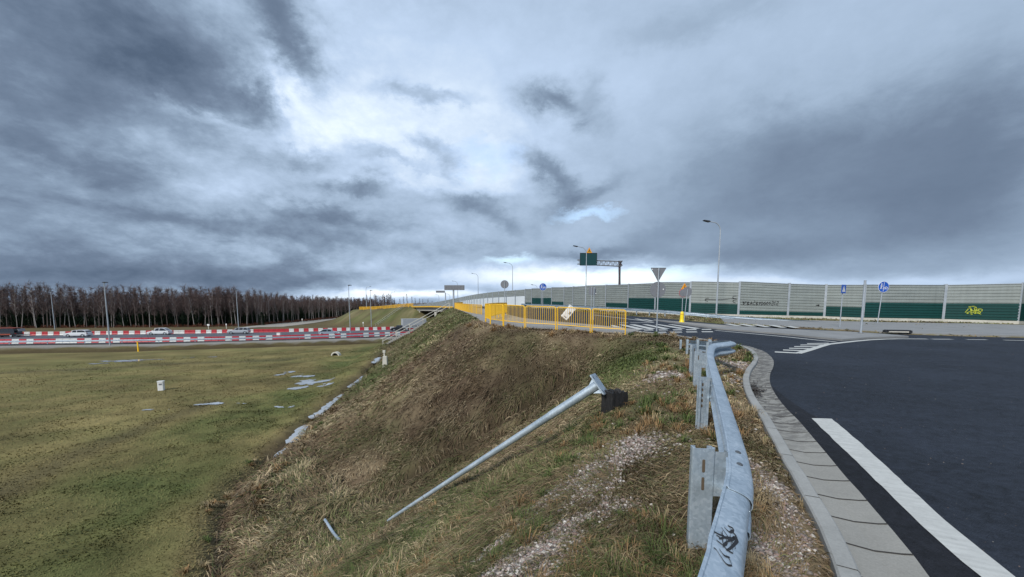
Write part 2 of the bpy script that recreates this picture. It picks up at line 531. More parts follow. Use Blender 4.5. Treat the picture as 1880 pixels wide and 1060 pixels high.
def seg_dist(x, y, poly, closed=True):
    best = np.full(x.shape, 1e9)
    n = len(poly)
    for i in range(n if closed else n - 1):
        ax, ay = poly[i][0], poly[i][1]
        bx, by = poly[(i + 1) % n][0], poly[(i + 1) % n][1]
        dx, dy = bx - ax, by - ay
        L = dx * dx + dy * dy + 1e-12
        t = np.clip(((x - ax) * dx + (y - ay) * dy) / L, 0, 1)
        d = (x - ax - t * dx) ** 2 + (y - ay - t * dy) ** 2
        best = np.minimum(best, d)
    return np.sqrt(best)

def inside(x, y, poly):
    c = np.zeros(x.shape, bool)
    n = len(poly)
    j = n - 1
    for i in range(n):
        xi, yi = poly[i][0], poly[i][1]
        xj, yj = poly[j][0], poly[j][1]
        if yi != yj:
            hit = ((yi > y) != (yj > y)) & (x < (xj - xi) * (y - yi) / (yj - yi) + xi)
            c ^= hit
        j = i
    return c

def sdf(x, y, poly):
    d = seg_dist(x, y, poly)
    return np.where(inside(x, y, poly), -d, d)

CREST = [(-4.5, -60), (-3.4, -20), (-1.2, -4), (0.2, 1.5), (1.25, 4), (2.45, 6.2), (3.0, 7.6), (3.7, 9.4), (4.6, 11.6), (5.4, 14.0), (5.9, 16.0), (5.6, 17.6),
         (4.6, 18.9), (3.2, 19.8), (1.6, 20.6), (0.3, 21.3), (-1.0, 22.6), (-2.1, 24.5), (-2.8, 27), (-4.6, 37), (-9.4, 60), (-10.8, 70), (-11.8, 91)]
P1 = CREST + [(40, 118), (150, 170), (600, 380), (900, 380), (900, -60)]
P2 = [(-31, 139), (-36, 141), (-61, 157), (-80, 200), (-105, 300), (-130, 420), (400, 420), (60, 190), (-5, 152)]
KERB_PX = [(1149, 608.5), (1220, 616), (1284, 625), (1347, 634.8), (1366.8, 640.5), (1381.5, 646.6), (1391.3, 658.9), (1388.9, 671.1), (1380.3, 683.4), (1375.4, 698.1),
           (1376.6, 712.8), (1382.7, 730), (1393.8, 749.6), (1408.5, 769.2), (1425.7, 798.7), (1441.6, 825.7), (1463.8, 865.6),
           (1479.8, 889.6), (1497, 919.6), (1518, 954), (1542, 996.8), (1566, 1048.6)]
kp = [onH(*p) for p in KERB_PX]
d_ = (kp[-1] - kp[-2]).normalized()
kp += [kp[-1] + d_ * 1.2 + Vector((0.0, 0, 0)), kp[-1] + d_ * 4 + Vector((0.3, 0, 0)), kp[-1] + d_ * 12 + Vector((2, 0, 0))]
kp = [Vector((1.5, 27.5, 0)), Vector((3.9, 25.4, 0))] + kp
KPATH = catmull(kp, 0.2)          # runs from the far end towards (and past) the camera; the road is on its LEFT of travel
KGUT = offset_path(KPATH, -0.38)
# asphalt outline, anticlockwise
FAR_PX = [(1880, 620.5), (1650, 614), (1500, 605.5), (1420, 601), (1320, 595), (1240, 587)]
farw = [onH(*p) for p in FAR_PX]
ROAD = [(p.x, p.y) for p in KGUT] + [(8, -20), (90, -20), (90, 14)] + [(p.x, p.y) for p in farw] + \
       [(11.6, 44.5), (6.8, 63), (0.4, 83), (-2.5, 92), (-11, 91.0), (-7.0, 70), (-4.0, 55), (-0.8, 38), (0.4, 32)]
KR = [(p.x, p.y) for p in KPATH] + ROAD[len(KGUT):]

# highway alignments (near row and far row of plastic blocks)
NEAR = [(-217, 62.4), (-132, 67.5), (-93.3, 71.4), (-62.1, 76.5), (-41.6, 84), (-26.5, 91.7), (0, 105.8), (38, 127.5), (85, 153)]
FARR = [(-246, 77.5), (-161, 85.5), (-118.7, 90.7), (-80.3, 98.3), (-54.8, 105.8), (-31.2, 115.8), (0, 131.4), (47, 157)]

_a = atY(1099, 706, 6.75); _b = atY(712, 956, 8.5)
POLE_AB = (_a.x, _a.y, _a.z, _b.x, _b.y, _b.z)
DITCH = [(-6.3, 4.0), (-7.3, 7.0), (-8.3, 10.2), (-10.2, 13.2), (-11.4, 16.0), (-12.1, 20.0), (-12.6, 24.5), (-13.1, 28.0), (-14.2, 36), (-15.8, 44.8), (-18.5, 58), (-20.8, 68)]
def toe_of(x, y, d1):
    t = (np.interp(y, [p[1] for p in DITCH], [p[0] for p in DITCH]) - x) * 0.93
    k = smooth(66, 76, y)
    t = t * (1 - k) + (d1 - 10.3) * k
    return np.where((x > 0) | (y < 2), np.minimum(t, d1 - 10.3), t)
RUT = [(-7.0, 12.9), (-5.8, 13.6), (-4.5, 14.2), (-1.96, 15.25), (0.23, 16.2), (2.5, 17.1)]
def terrain_z(x, y, detail=True):
    x = np.asarray(x, float); y = np.asarray(y, float)
    h1 = H(x, y)
    d1 = np.maximum(sdf(x, y, P1), 0)
    a1 = h1 - np.interp(np.sqrt(d1 ** 2 + 0.6 ** 2) - 0.6, [0, 6.2, 8.8, 11.6, 15, 400], [0, 4.4, 5.75, 6.25, 8.5, 300])
    d2 = np.maximum(sdf(x, y, P2), 0)
    h2 = np.interp(-0.55 * x + 0.83 * y, [120, 135, 165, 400], [1.5, 1.4, 0.1, -1.5])
    a2 = h2 - (np.sqrt(d2 ** 2 + 0.7 ** 2) - 0.7) / 1.7
    up = np.maximum(a1, a2)
    k = 0.25
    low = LOW + 0.25 * (fbm(x / 14, y / 14, 5, 3) - 0.5) * smooth(0, 6, -1 * (up - LOW)) 
    z = np.where(up > low, up, low)
    m = np.exp(-np.abs(up - low) / k)
    z = z + 0.08 * m
    # drainage ditch at the toe of the near slope
    toe = toe_of(x, y, d1)
    wob = 0.5 * (vnoise(y / 3.0, y * 0 + 2.0, 9) - 0.5)
    ditch = np.exp(-((toe - wob) / 0.50) ** 2) * smooth(4, 8, y) * (1 - smooth(62, 70, y)) * (x < 0)
    z = z - 0.42 * ditch
    # roadside ditch and bank along the highway
    dn = np.interp(x, [p[0] for p in NEAR], [p[1] for p in NEAR]) - y
    z = z + 0.30 * (1 - smooth(6.0, 9.5, dn)) * (up < low) * (dn > -60)
    z = z - 1.3 * np.exp(-((dn - 10.2) / 2.0) ** 2) * (up < low - 0.2) * (x < -22)
    # carriageway lies a hair under its asphalt
    ins = -sdf(x, y, KR)
    on = smooth(-0.16, 0.03, ins) * (y < 110)
    if detail:
        slope = smooth(0.5, 2.0, d1) * (up > low)
        z = z + (fbm(x / 1.6, y / 1.6, 21, 4) - 0.5) * (0.07 + 0.22 * slope) * (1 - on)
        z = z + (fbm(x * 2.5, y * 2.5, 33, 3) - 0.5) * (0.03 + 0.05 * slope) * (1 - on) * (up > low)
        # wheel rut across the slope, following the contour
        rut = seg_dist(x + 0.5 * (vnoise(x / 2, y / 2, 3) - 0.5), y, RUT, closed=False)
        z = z - 0.20 * np.exp(-(rut / 0.20) ** 2) + 0.12 * np.exp(-((rut - 0.45) / 0.25) ** 2)
    # turf heaped up along the fallen column
    ax, ay, az_, bx, by, bz_ = POLE_AB
    tt_ = ((x - ax) * (bx - ax) + (y - ay) * (by - ay)) / ((bx - ax) ** 2 + (by - ay) ** 2)
    dd_ = np.hypot(x - ax - np.clip(tt_, 0, 1.1) * (bx - ax), y - ay - np.clip(tt_, 0, 1.1) * (by - ay))
    tgt = az_ + (bz_ - az_) * tt_ - 0.17
    kk = np.exp(-(dd_ / 0.75) ** 2) * smooth(0.45, 0.7, tt_) * (1 - smooth(1.1, 1.3, tt_))
    z = z + (tgt - z) * kk
    z = z + 0.17 * np.exp(-((x - 1.62) ** 2 + (y - 6.55) ** 2) / 0.30)
    near_edge = np.clip(ins + 0.4, 0, 1)
    z = z + (0.05 - 0.19 * on) * (up > low) * (d1 < 0.01)
    return z

def ground_parts(x, y):
    d1 = sdf(x, y, P1)
    return d1

def ground_color(x, y, z, d1, jitter=None):
    """natural turf colours: straw, brown thatch, live green; returns Nx3 and green fraction"""
    n1 = fbm(x / 2.2, y / 2.2, 41, 4)
    n2 = fbm(x / 7.0, y / 4.0, 47, 4)
    n3 = fbm(x / 0.7, y / 0.7, 53, 3)
    toe = toe_of(x, y, d1)
    field = (z < LOW + 0.9) & (toe > 0.1)
    g = np.where(field, 0.17, 0.24)
    # live green strip beside the ditch
    g = g + np.where(field, 0.50 * np.exp(-((toe - 3.8) / 2.6) ** 2), 0)
    g = g + np.where(field, -0.25 * np.exp(-((toe - 8.8) / 1.1) ** 2), 0)
    g = g + np.where(~field, 0.34 * smooth(22, 30, y), 0)
    # mown part of the slope in front, below the gravel
    g = g + np.where(~field, 0.20 * np.exp(-((d1 - 2.0) / 2.0) ** 2) * (1 - smooth(7.5, 10, y)), 0)
    # green bank below the rail end
    g = g + 0.75 * np.exp(-(((x - 4.4) / 1.3) ** 2 + ((y - 14.0) / 2.6) ** 2))
    g = g + 0.35 * np.exp(-(((x - 3.2) / 1.3) ** 2 + ((y - 11.4) / 1.6) ** 2))
    g = g + (n1 - 0.5) * 0.9 + (n2 - 0.5) * 0.7
    g = np.where(d1 < 0.3, g - 0.10, g)
    g = np.clip(g, 0, 1)
    straw = np.array([0.30, 0.235, 0.145]); thatch = np.array([0.140, 0.100, 0.065]); green = np.array([0.082, 0.101, 0.034])
    olive = np.array([0.185, 0.155, 0.064]); dark = np.array([0.045, 0.050, 0.024])
    s = np.clip((n3 - 0.5) * 1.6 + (n2 - 0.5) * 1.2 + 0.45, 0, 1)[:, None]
    dry = thatch * (1 - s) + straw * s
    dry = np.where(field[:, None], olive * (0.90 + 0.45 * s) + thatch * 0.12, dry)
    old = np.exp(-(((x - 1.0) / 6.0) ** 2 + ((y - 17.5) / 4.5) ** 2)) * (d1 > 0)
    big = fbm(x / 3.5 + 9, y / 3.5, 101, 3)
    dry = dry * np.clip(0.72 + 0.9 * (big - 0.3) - 0.22 * old, 0.4, 1.3)[:, None]
    gg = g[:, None]
    c = dry * (1 - gg) + green * gg * (0.8 + 0.5 * s)
    dn = np.interp(x, [p[0] for p in NEAR], [p[1] for p in NEAR]) - y
    bank = (np.exp(-((dn - 9.6) / 3.0) ** 4) * (x < -20))[:, None]
    c = c * (1 - 0.9 * bank) + np.array([0.055, 0.040, 0.025]) * (0.6 + 0.8 * n1[:, None]) * 0.9 * bank
    ditchc = (np.exp(-((toe + 0.2) / 1.0) ** 2) * (y > 5) * (y < 70))[:, None]
    c = c * (1 - 0.75 * ditchc) + np.array([0.15, 0.105, 0.065]) * 0.75 * ditchc
    dc2 = (np.exp(-((toe - 0.6 * (n1 - 0.5)) / 0.32) ** 2) * (y > 5) * (y < 70))[:, None]
    c = c * (1 - 0.8 * dc2) + np.array([0.060, 0.046, 0.032]) * 0.8 * dc2
    # worn brown tracks across the field
    rutd = seg_dist(x + 0.5 * (vnoise(x / 2, y / 2, 3) - 0.5), y, RUT, closed=False)
    rc = (0.8 * np.exp(-(rutd / 0.22) ** 2) * (0.4 + n3))[:, None]
    c = c * (1 - rc) + np.array([0.030, 0.022, 0.015]) * rc
    tr = np.exp(-((y - 0.42 * x - 68 + 3 * n2) / 1.6) ** 2) * (x < -30) + np.exp(-((toe - 8.8 - 2 * (n2 - .5)) / 0.8) ** 2) * (y < 30)
    tr = np.clip(tr * field, 0, 1)[:, None] * 0.55
    c = c * (1 - tr) + np.array([0.07, 0.062, 0.036]) * tr
    # bright shoulder gravel beside the highway
    sh = (smooth(6.8, 6.2, dn) * smooth(-45, -30, dn) * (x < 5) * field)[:, None]
    c = c * (1 - sh) + np.array([0.26, 0.25, 0.23]) * sh
    fz = ((y > 150) | (y > 110 + 0.2 * (x + 100)) & (x < -40))[:, None] & field[:, None]
    c = np.where(fz, np.array([0.12, 0.095, 0.05]) * (0.7 + 0.6 * n1[:, None]), c)
    return c, g

def axis(lo, hi, dlo, dhi, step, grow=1.12):
    a = list(np.arange(dlo, dhi + 1e-6, step))
    s = step
    v = dlo
    left = []
    while v > lo:
        s *= grow
        v -= s
        left.append(v)
    s = step
    v = dhi
    right = []
    while v < hi:
        s *= grow
        v += s
        right.append(v)
    return np.array(left[::-1] + a + right)
gx = axis(-3500, 3500, -16, 12, 0.20, 1.045)
gy = axis(-300, 5000, 0.8, 28, 0.20, 1.028)
GX, GY = np.meshgrid(gx, gy)
fx, fy = GX.ravel(), GY.ravel()
fz = terrain_z(fx, fy)
d1f = sdf(fx, fy, P1)
nx, ny = len(gx), len(gy)
me = bpy.data.meshes.new('ground')
idx = np.arange(nx * ny).reshape(ny, nx)
q = np.stack([idx[:-1, :-1], idx[:-1, 1:], idx[1:, 1:], idx[1:, :-1]], -1).reshape(-1, 4)
me.vertices.add(nx * ny)
me.vertices.foreach_set('co', np.stack([fx, fy, fz], 1).astype(np.float32).ravel())
me.loops.add(q.size)
me.loops.foreach_set('vertex_index', q.ravel().astype(np.int32))
me.polygons.add(len(q))
me.polygons.foreach_set('loop_start', np.arange(0, q.size, 4, dtype=np.int32))
me.update()
me.polygons.foreach_set('use_smooth', np.ones(len(q), bool))
gc, gg_ = ground_color(fx, fy, fz, d1f)
at = me.color_attributes.new('gcol', 'FLOAT_COLOR', 'POINT')
at.data.foreach_set('color', np.concatenate([gc * 0.95, np.ones((len(gc), 1))], 1).astype(np.float32).ravel())
me.materials.append(M_GROUND)
ground = bpy.data.objects.new('ground', me)
ground['kind'] = 'structure'
COL.objects.link(ground)

from bisect import bisect_right
GZ = fz.reshape(ny, nx)
def gz(x, y):
    """height of the ground mesh (bilinear)"""
    x = np.asarray(x, float); y = np.asarray(y, float)
    i = np.clip(np.searchsorted(gx, x) - 1, 0, nx - 2)
    j = np.clip(np.searchsorted(gy, y) - 1, 0, ny - 2)
    u = (x - gx[i]) / (gx[i + 1] - gx[i]); v = (y - gy[j]) / (gy[j + 1] - gy[j])
    return (GZ[j, i] * (1 - u) + GZ[j, i + 1] * u) * (1 - v) + (GZ[j + 1, i] * (1 - u) + GZ[j + 1, i + 1] * u) * v
def gzf(x, y):
    return float(gz(np.array([x]), np.array([y]))[0])
def hit(px, py, tmax=400):
    """where the sight line of a reading meets the ground"""
    d = ray(px, py)
    ts = np.geomspace(1.5, tmax, 3000)
    zz = CAMH + d.z * ts - gz(d.x * ts, d.y * ts)
    k = np.argmax(zz < 0)
    t = ts[k] if zz[k] < 0 else tmax
    return Vector((d.x * t, d.y * t, gzf(d.x * t, d.y * t)))

# ------------------------------------------------------------------ mesh builder
class MB:
    def __init__(s):
        s.v = []; s.f = []; s.m = []
    def add(s, vs, fs, mi=0):
        b = len(s.v)
        s.v += [tuple(v) for v in vs]
        s.f += [tuple(b + i for i in f) for f in fs]
        s.m += [mi] * len(fs)
    def box(s, c, size, rot=None, mi=0, taper=1.0):
        hx, hy, hz = size[0] / 2, size[1] / 2, size[2] / 2
        vs = []
        for z, k in ((-hz, 1), (hz, taper)):
            for x, y in ((-hx, -hy), (hx, -hy), (hx, hy), (-hx, hy)):
                v = Vector((x * k, y * k, z))
                if rot is not None:
                    v = rot @ v
                vs.append(v + Vector(c))
        s.add(vs, [(3, 2, 1, 0), (4, 5, 6, 7), (0, 1, 5, 4), (1, 2, 6, 5), (2, 3, 7, 6), (3, 0, 4, 7)], mi)
    def tube(s, path, rad, n=8, cap=True, mi=0):
        path = [Vector(p) for p in path]
        if not hasattr(rad, '__len__'):
            rad = [rad] * len(path)
        rings = []
        prev = None
        for i, p in enumerate(path):
            a = path[max(i - 1, 0)]; b = path[min(i + 1, len(path) - 1)]
            t = (b - a).normalized()
            if prev is None:
                u = t.orthogonal().normalized()
            else:
                u = (prev - t * prev.dot(t))
                u = u.normalized() if u.length > 1e-6 else t.orthogonal().normalized()
            prev = u
            v = t.cross(u)
            rings.append([p + (u * math.cos(2 * math.pi * k / n) + v * math.sin(2 * math.pi * k / n)) * rad[i] for k in range(n)])
        vs = [v for r in rings for v in r]
        fs = []
        for i in range(len(path) - 1):
            for k in range(n):
                a = i * n + k; b = i * n + (k + 1) % n
                fs.append((a, b, b + n, a + n))
        if cap:
            fs.append(tuple(range(n))[::-1])
            fs.append(tuple((len(path) - 1) * n + k for k in range(n)))
        s.add(vs, fs, mi)
    def sweep(s, path, prof, closed=True, cap=True, mi=0, up=Vector((0, 0, 1))):
        """prof = [(lateral right, up)]"""
        path = [Vector(p) for p in path]
        n = len(prof)
        vs = []
        for i, p in enumerate(path):
            a = path[max(i - 1, 0)]; b = path[min(i + 1, len(path) - 1)]
            t = (b - a); t.z = 0; t.normalize()
            r = Vector((t.y, -t.x, 0))
            for (u, h) in prof:
                vs.append(p + r * u + up * h)
        fs = []
        m = n if closed else n - 1
        for i in range(len(path) - 1):
            for k in range(m):
                a = i * n + k; b = i * n + (k + 1) % n
                fs.append((a, a + n, b + n, b))
        if cap and closed:
            fs.append(tuple(range(n)))
            fs.append(tuple((len(path) - 1) * n + k for k in range(n))[::-1])
        s.add(vs, fs, mi)
    def prism(s, outline, origin, ux, uy, thick, mi=0):
        """flat outline (2D, local u,v) extruded along ux x uy"""
        ux = Vector(ux); uy = Vector(uy); nrm = ux.cross(uy).normalized()
        o = Vector(origin); n = len(outline)
        vs = [o + ux * a + uy * b - nrm * thick / 2 for a, b in outline] + [o + ux * a + uy * b + nrm * thick / 2 for a, b in outline]
        fs = [tuple(range(n))[::-1], tuple(range(n, 2 * n))] + [(k, (k + 1) % n, n + (k + 1) % n, n + k) for k in range(n)]
        s.add(vs, fs, mi)
    def build(s, name, mat, parent=None, smooth=False, fixn=True, bevel=0.0):
        me = bpy.data.meshes.new(name)
        me.from_pydata(s.v, [], s.f)
        mats = mat if isinstance(mat, (list, tuple)) else [mat]
        for m in mats:
            me.materials.append(m)
        if len(mats) > 1:
            me.polygons.foreach_set('material_index', s.m)
        if fixn:
            bm = bmesh.new(); bm.from_mesh(me)
            bmesh.ops.recalc_face_normals(bm, faces=bm.faces)
            bm.to_mesh(me); bm.free()
        if smooth:
            me.polygons.foreach_set('use_smooth', [True] * len(me.polygons))
            try:
                me.set_sharp_from_angle(angle=R(40))
            except Exception:
                pass
        o = bpy.data.objects.new(name, me)
        COL.objects.link(o)
        if parent:
            o.parent = parent
        if bevel:
            b = o.modifiers.new('bevel', 'BEVEL'); b.width = bevel; b.segments = 2; b.limit_method = 'ANGLE'
        return o

def tri_obj(name, V, mat, parent=None):
    me = bpy.data.meshes.new(name)
    me.from_pydata([tuple(v) for v in V], [], [(3 * k_, 3 * k_ + 1, 3 * k_ + 2) for k_ in range(len(V) // 3)])
    me.materials.append(mat)
    o = bpy.data.objects.new(name, me); COL.objects.link(o); o.parent = parent
    return o
def tag(o, label, cat, group=None, kind=None):
    o['label'] = label; o['category'] = cat
    if group: o['group'] = group
    if kind: o['kind'] = kind
    return o
def thing(name, loc, label, cat, rz=0, group=None):
    o = bpy.data.objects.new(name, None)
    COL.objects.link(o)
    o.location = loc; o.rotation_euler = (0, 0, rz)
    o.empty_display_size = 0.2
    return tag(o, label, cat, group)
def dup(o, parent=None):
    c = o.copy(); COL.objects.link(c)
    if parent: c.parent = parent
    for ch in list(o.children):
        dup(ch, c)
    return c
def struct(o):
    o['kind'] = 'structure'
    return o

def sheet(name, pts, off, mat, grid=2.5, zf=None, thick=0.0, wall=True):
    """a thin layer following the land: outline in plan, cut to a grid and laid at height off"""
    bm = bmesh.new()
    vs = [bm.verts.new((p[0], p[1], 0)) for p in pts]
    bm.faces.new(vs)
    bmesh.ops.triangulate(bm, faces=bm.faces[:])
    xs = [p[0] for p in pts]; ys = [p[1] for p in pts]
    for ax, lo, hi in ((0, min(xs), max(xs)), (1, min(ys), max(ys))):
        k = math.floor(lo / grid) * grid + grid
        while k < hi:
            co = [0, 0, 0]; no = [0, 0, 0]
            co[ax] = k; no[ax] = 1
            bmesh.ops.bisect_plane(bm, geom=bm.verts[:] + bm.edges[:] + bm.faces[:], plane_co=co, plane_no=no)
            k += grid * (1 if abs(k) < 60 else 3)
    if thick:
        r = bmesh.ops.extrude_face_region(bm, geom=bm.faces[:])
        up = set(v for v in r['geom'] if isinstance(v, bmesh.types.BMVert))
    else:
        up = set(bm.verts)
    f = zf or H
    x = np.array([v.co.x for v in bm.verts]); y = np.array([v.co.y for v in bm.verts])
    zz = f(x, y)
    for v, z in zip(bm.verts, zz):
        v.co.z = float(z) + (off if v in up else off - thick)
    bmesh.ops.recalc_face_normals(bm, faces=bm.faces)
    if not thick:
        for fa in bm.faces:
            if fa.normal.z < 0:
                fa.normal_flip()
    me = bpy.data.meshes.new(name)
    bm.to_mesh(me); bm.free()
    me.materials.append(mat)
    o = bpy.data.objects.new(name, me)
    COL.objects.link(o)
    return struct(o)

# ------------------------------------------------------------------ road surfaces
sheet('road', ROAD, 0.0, M_ASPH)
# darker tar edge between gutter and edge line
edge_pts = [p for p in KGUT if p.y < 8.2]
tar = MB()
te = [Vector((p.x, p.y, 0.004)) for p in edge_pts]
inner = offset_path(te, -0.30)
for i in range(len(te)):
    w_ = 0.0 if i == 0 else 1.0
    inner[i] = te[i] + (inner[i] - te[i]) * min(1, i / 12) * (1 + 0.10 * (random.random() - 0.5))
tar.add(te + inner, [(i, i + 1, len(te) + i + 1, len(te) + i) for i in range(len(te) - 1)])
struct(tar.build('road', M_ASPHD))

# gutter: shallow dish of slabs between kerb and asphalt
gm = MB()
prof = [(-0.385, -0.06), (-0.385, 0.006), (-0.33, -0.006), (-0.19, -0.022), (-0.05, -0.012), (-0.002, 0.0), (-0.002, -0.06)]
kz = [Vector((p.x, p.y, float(H(p.x, p.y)) + 0.008)) for p in KPATH]
gm.sweep(kz, prof)
gut = struct(gm.build('gutter', M_GUTTER))
jm = MB()
acc = 0; nxt = 0.2
for i in range(len(kz) - 1):
    L = (kz[i + 1] - kz[i]).length
    if acc + L > nxt:
        t = (kz[i + 1] - kz[i]).normalized(); r = Vector((t.y, -t.x, 0))
        p = kz[i] + t * (nxt - acc)
        wv_ = 0.009
        pr = [(-0.385, 0.010), (-0.33, -0.003), (-0.19, -0.019), (-0.05, -0.009), (-0.004, 0.003)]
        vs = []
        for (u, h) in pr:
            jj = t * random.uniform(-0.003, 0.003)
            vs.append(p + r * u + Vector((0, 0, h)) + t * wv_ + jj); vs.append(p + r * u + Vector((0, 0, h)) - t * wv_ + jj)
        jm.add(vs, [(2 * k, 2 * k + 1, 2 * k + 3, 2 * k + 2) for k in range(len(pr) - 1)])
        nxt += 0.40
    acc += L
struct(jm.build('gutter', M_JOINT))
# kerb stones
km = MB()
km.sweep(kz, [(0.0, -0.12), (0.0, 0.07), (0.012, 0.082), (0.108, 0.082), (0.12, 0.07), (0.12, -0.12)])
kerb = struct(km.build('kerb', M_KERB, smooth=False))
jm = MB(); acc = 0; nxt = 0.5
for i in range(len(kz) - 1):
    L = (kz[i + 1] - kz[i]).length
    if acc + L > nxt:
        t = (kz[i + 1] - kz[i]).normalized(); r = Vector((t.y, -t.x, 0))
        p = kz[i] + t * (nxt - acc)
        pr = [(-0.003, 0.0), (-0.003, 0.07), (0.010, 0.085), (0.110, 0.085)]
        vs = []
        for (u, h) in pr:
            vs.append(p + r * u + Vector((0, 0, h)) + t * 0.0035); vs.append(p + r * u + Vector((0, 0, h)) - t * 0.0035)
        jm.add(vs, [(2 * k, 2 * k + 1, 2 * k + 3, 2 * k + 2) for k in range(len(pr) - 1)])
        nxt += 1.0
    acc += L
struct(jm.build('kerb', M_JOINT))

def pxs(lst):
    return [(lambda v: (v.x, v.y))(onH(*p)) for p in lst]
def z6(x, y): return (1240 + x / 3.784, 380 + y / 3.784)
def z7(x, y): return (1500 + x / 4.947, 480 + y / 4.947)
def z7b(x, y): return (1120 + x / 8.835, 560 + y / 8.835)

# broad white edge line
el_ = [(1490, 769), (1527, 770), (1575, 810), (1640, 870), (1700, 925), (1760, 978), (1812, 1020), (1862, 1060), (1800, 1060), (1740, 1010), (1690, 965), (1630, 905), (1590, 866), (1540, 818)]
pts = pxs(el_)
ex = [onH(1920, 1105), onH(1850, 1105)]
full = pts[:8] + [(ex[0].x + 0.0, ex[0].y)] + [(3.0, -6.0), (2.7, -6.0)] + [(ex[1].x, ex[1].y)] + pts[8:]
# keep the tail short and straight behind the camera
dirv = (Vector((pts[7][0], pts[7][1], 0)) - Vector((pts[4][0], pts[4][1], 0))).normalized()
a7 = Vector((*pts[7], 0)) + dirv * 4; a8 = Vector((*pts[8], 0)) + dirv * 4
full = pts[:8] + [(a7.x, a7.y), (a8.x, a8.y)] + pts[8:]
def rough_edges(poly, amp=0.006, step=0.12):
    out = []
    n = len(poly)
    for i in range(n):
        a = Vector((*poly[i], 0)); b = Vector((*poly[(i + 1) % n], 0))
        k = max(1, int((b - a).length / step))
        for j in range(k):
            p = a + (b - a) * (j / k)
            nn = (b - a).normalized(); nn = Vector((nn.y, -nn.x, 0))
            if j:
                p = p + nn * random.uniform(-amp, amp)
            out.append((p.x, p.y))
    return out
sheet('road_marking', rough_edges(full), 0.008, M_MARK)

# island
ISL = [(1200, 588.6), (1262, 594), (1330, 599.5), (1400, 604.5), (1470, 608), (1560, 612), (1620, 616), (1668, 620.3), (1597, 622.5), (1546, 626.5), (1530, 624.8),
       (1500, 622), (1450, 616.5), (1380, 610.5), (1315, 605), (1262, 598)]
isl = sheet('island', pxs(ISL), 0.09, M_PATH, thick=0.16)
sheet('island', pxs([(1230, 591.6), (1262, 594.3), (1330, 600), (1345, 602.5), (1315, 603.5), (1262, 597.2)]), 0.096, M_PAVE)
# edge lines and dashes
def line_px(lst, wdt, name='road_marking', off=0.004):
    p = [onH(*q_) for q_ in lst]
    p = [Vector((a.x, a.y, 0)) for a in catmull(p, 1.0)]
    l = offset_path(p, -wdt / 2); r = offset_path(p, wdt / 2)
    sheet(name, [(a.x, a.y) for a in l] + [(a.x, a.y) for a in r[::-1]], off, M_MARK)
line_px([(1313, 607), (1380, 613), (1450, 619.5), (1500, 624.8), (1535, 628.2)], 0.22)
line_px([z6(850, 1018), z6(945, 990), z6(1060, 955), (1546, 629.4), (1597, 624.3), (1650, 622.4), (1703, 622.8)], 0.22)
for a, b in (((1711, 623), (1748, 623.2)), ((1775, 623.6), (1812, 624.1)), ((1843, 624.8), (1893, 625.8))):
    line_px([a, b], 0.22)
for (a, b) in (((690, 1012), (850, 1020)), ((748, 998), (902, 1004)), ((790, 986), (945, 989)), ((825, 974), (985, 975)), ((868, 963), (1030, 961)), ((915, 953), (1065, 950))):
    A = onH(*z6(*a)); B = onH(*z6(*b)); w_ = 0.16
    A2 = A + (A - Vector((0, 0, 0))).normalized() * 0.33; B2 = B + (B - Vector((0, 0, 0))).normalized() * 0.33
    sheet('road_marking', [(A.x, A.y), (B.x, B.y), (B2.x, B2.y), (A2.x, A2.y)], 0.0045, M_MARK)
# crossing stripes
for st in ([(130, 320), (235, 322), (575, 395), (465, 402)], [(310, 318), (402, 318), (745, 387), (640, 398)], [(520, 316), (605, 318), (980, 388), (880, 398)],
           [(725, 316), (805, 318), (1225, 381), (1125, 390)], [(935, 316), (1015, 318), (1475, 382), (1370, 390)],
           [(0, 330), (60, 330), (330, 398), (180, 405)]):
    sheet('road_marking', pxs([z7b(*p) for p in st]), 0.004, M_MARK)
for (x0, x1, y) in ((540, 705, 409), (780, 935, 408), (1010, 1170, 406), (1225, 1405, 403), (1478, 1645, 399), (765, 915, 445), (978, 1170, 443), (1225, 1415, 440), (1478, 1672, 437)):
    sheet('road_marking', pxs([z7b(x0, y - 6), z7b(x1 - 12, y - 7), z7b(x1 + 6, y + 6), z7b(x0 + 20, y + 7)]), 0.0045, M_MARK)
line_px([z7b(-260, 165), z7b(0, 195), z7b(560, 262), z7b(700, 284)], 0.25)
line_px([z7b(330, 290), z7b(715, 288)], 0.25)
for a, b in (((420, 225), (560, 252)), ((560, 235), (690, 262)), ((150, 292), (290, 292))):
    line_px([z7b(*a), z7b(*b)], 0.35)
# pavement behind the yellow railing, and path along the noise barrier
PAVED = []
PAVED.append([(5.9, 19.9), (7.3, 22.2), (5.2, 26.0), (2.6, 29.3), (0.8, 33), (-0.2, 38), (-3.2, 54), (-6.2, 70), (-10.6, 90), (-11.4, 90), (-10.0, 70), (-8.9, 60), (-4.0, 38), (-2.0, 27), (-1.2, 25), (0.0, 23.3), (2.3, 21.9)])
sheet('pavement', [(5.9, 19.9), (7.3, 22.2), (5.2, 26.0), (2.6, 29.3), (0.8, 33), (-0.2, 38), (-3.2, 54), (-6.2, 70), (-10.6, 90), (-11.4, 90), (-10.0, 70), (-8.9, 60), (-4.0, 38), (-2.0, 27), (-1.2, 25), (0.0, 23.3), (2.3, 21.9)],
      0.10, M_PAVE, thick=0.12)
PATH_IN = [onH(*p) for p in [(1880, 620.0), (1650, 613.4), (1560, 608), (1500, 604.5), (1420, 600), (1330, 594.5)]]
outp = [(60, 24.5), (46.6, 29.5), (39.8, 33.6), (33.8, 34.2), (28.2, 36.0), (22.5, 36.6), (19.5, 36.6)]
PAVED.append([(70, 14.0)] + [(p.x, p.y) for p in PATH_IN] + outp[::-1] + [(75, 20)])
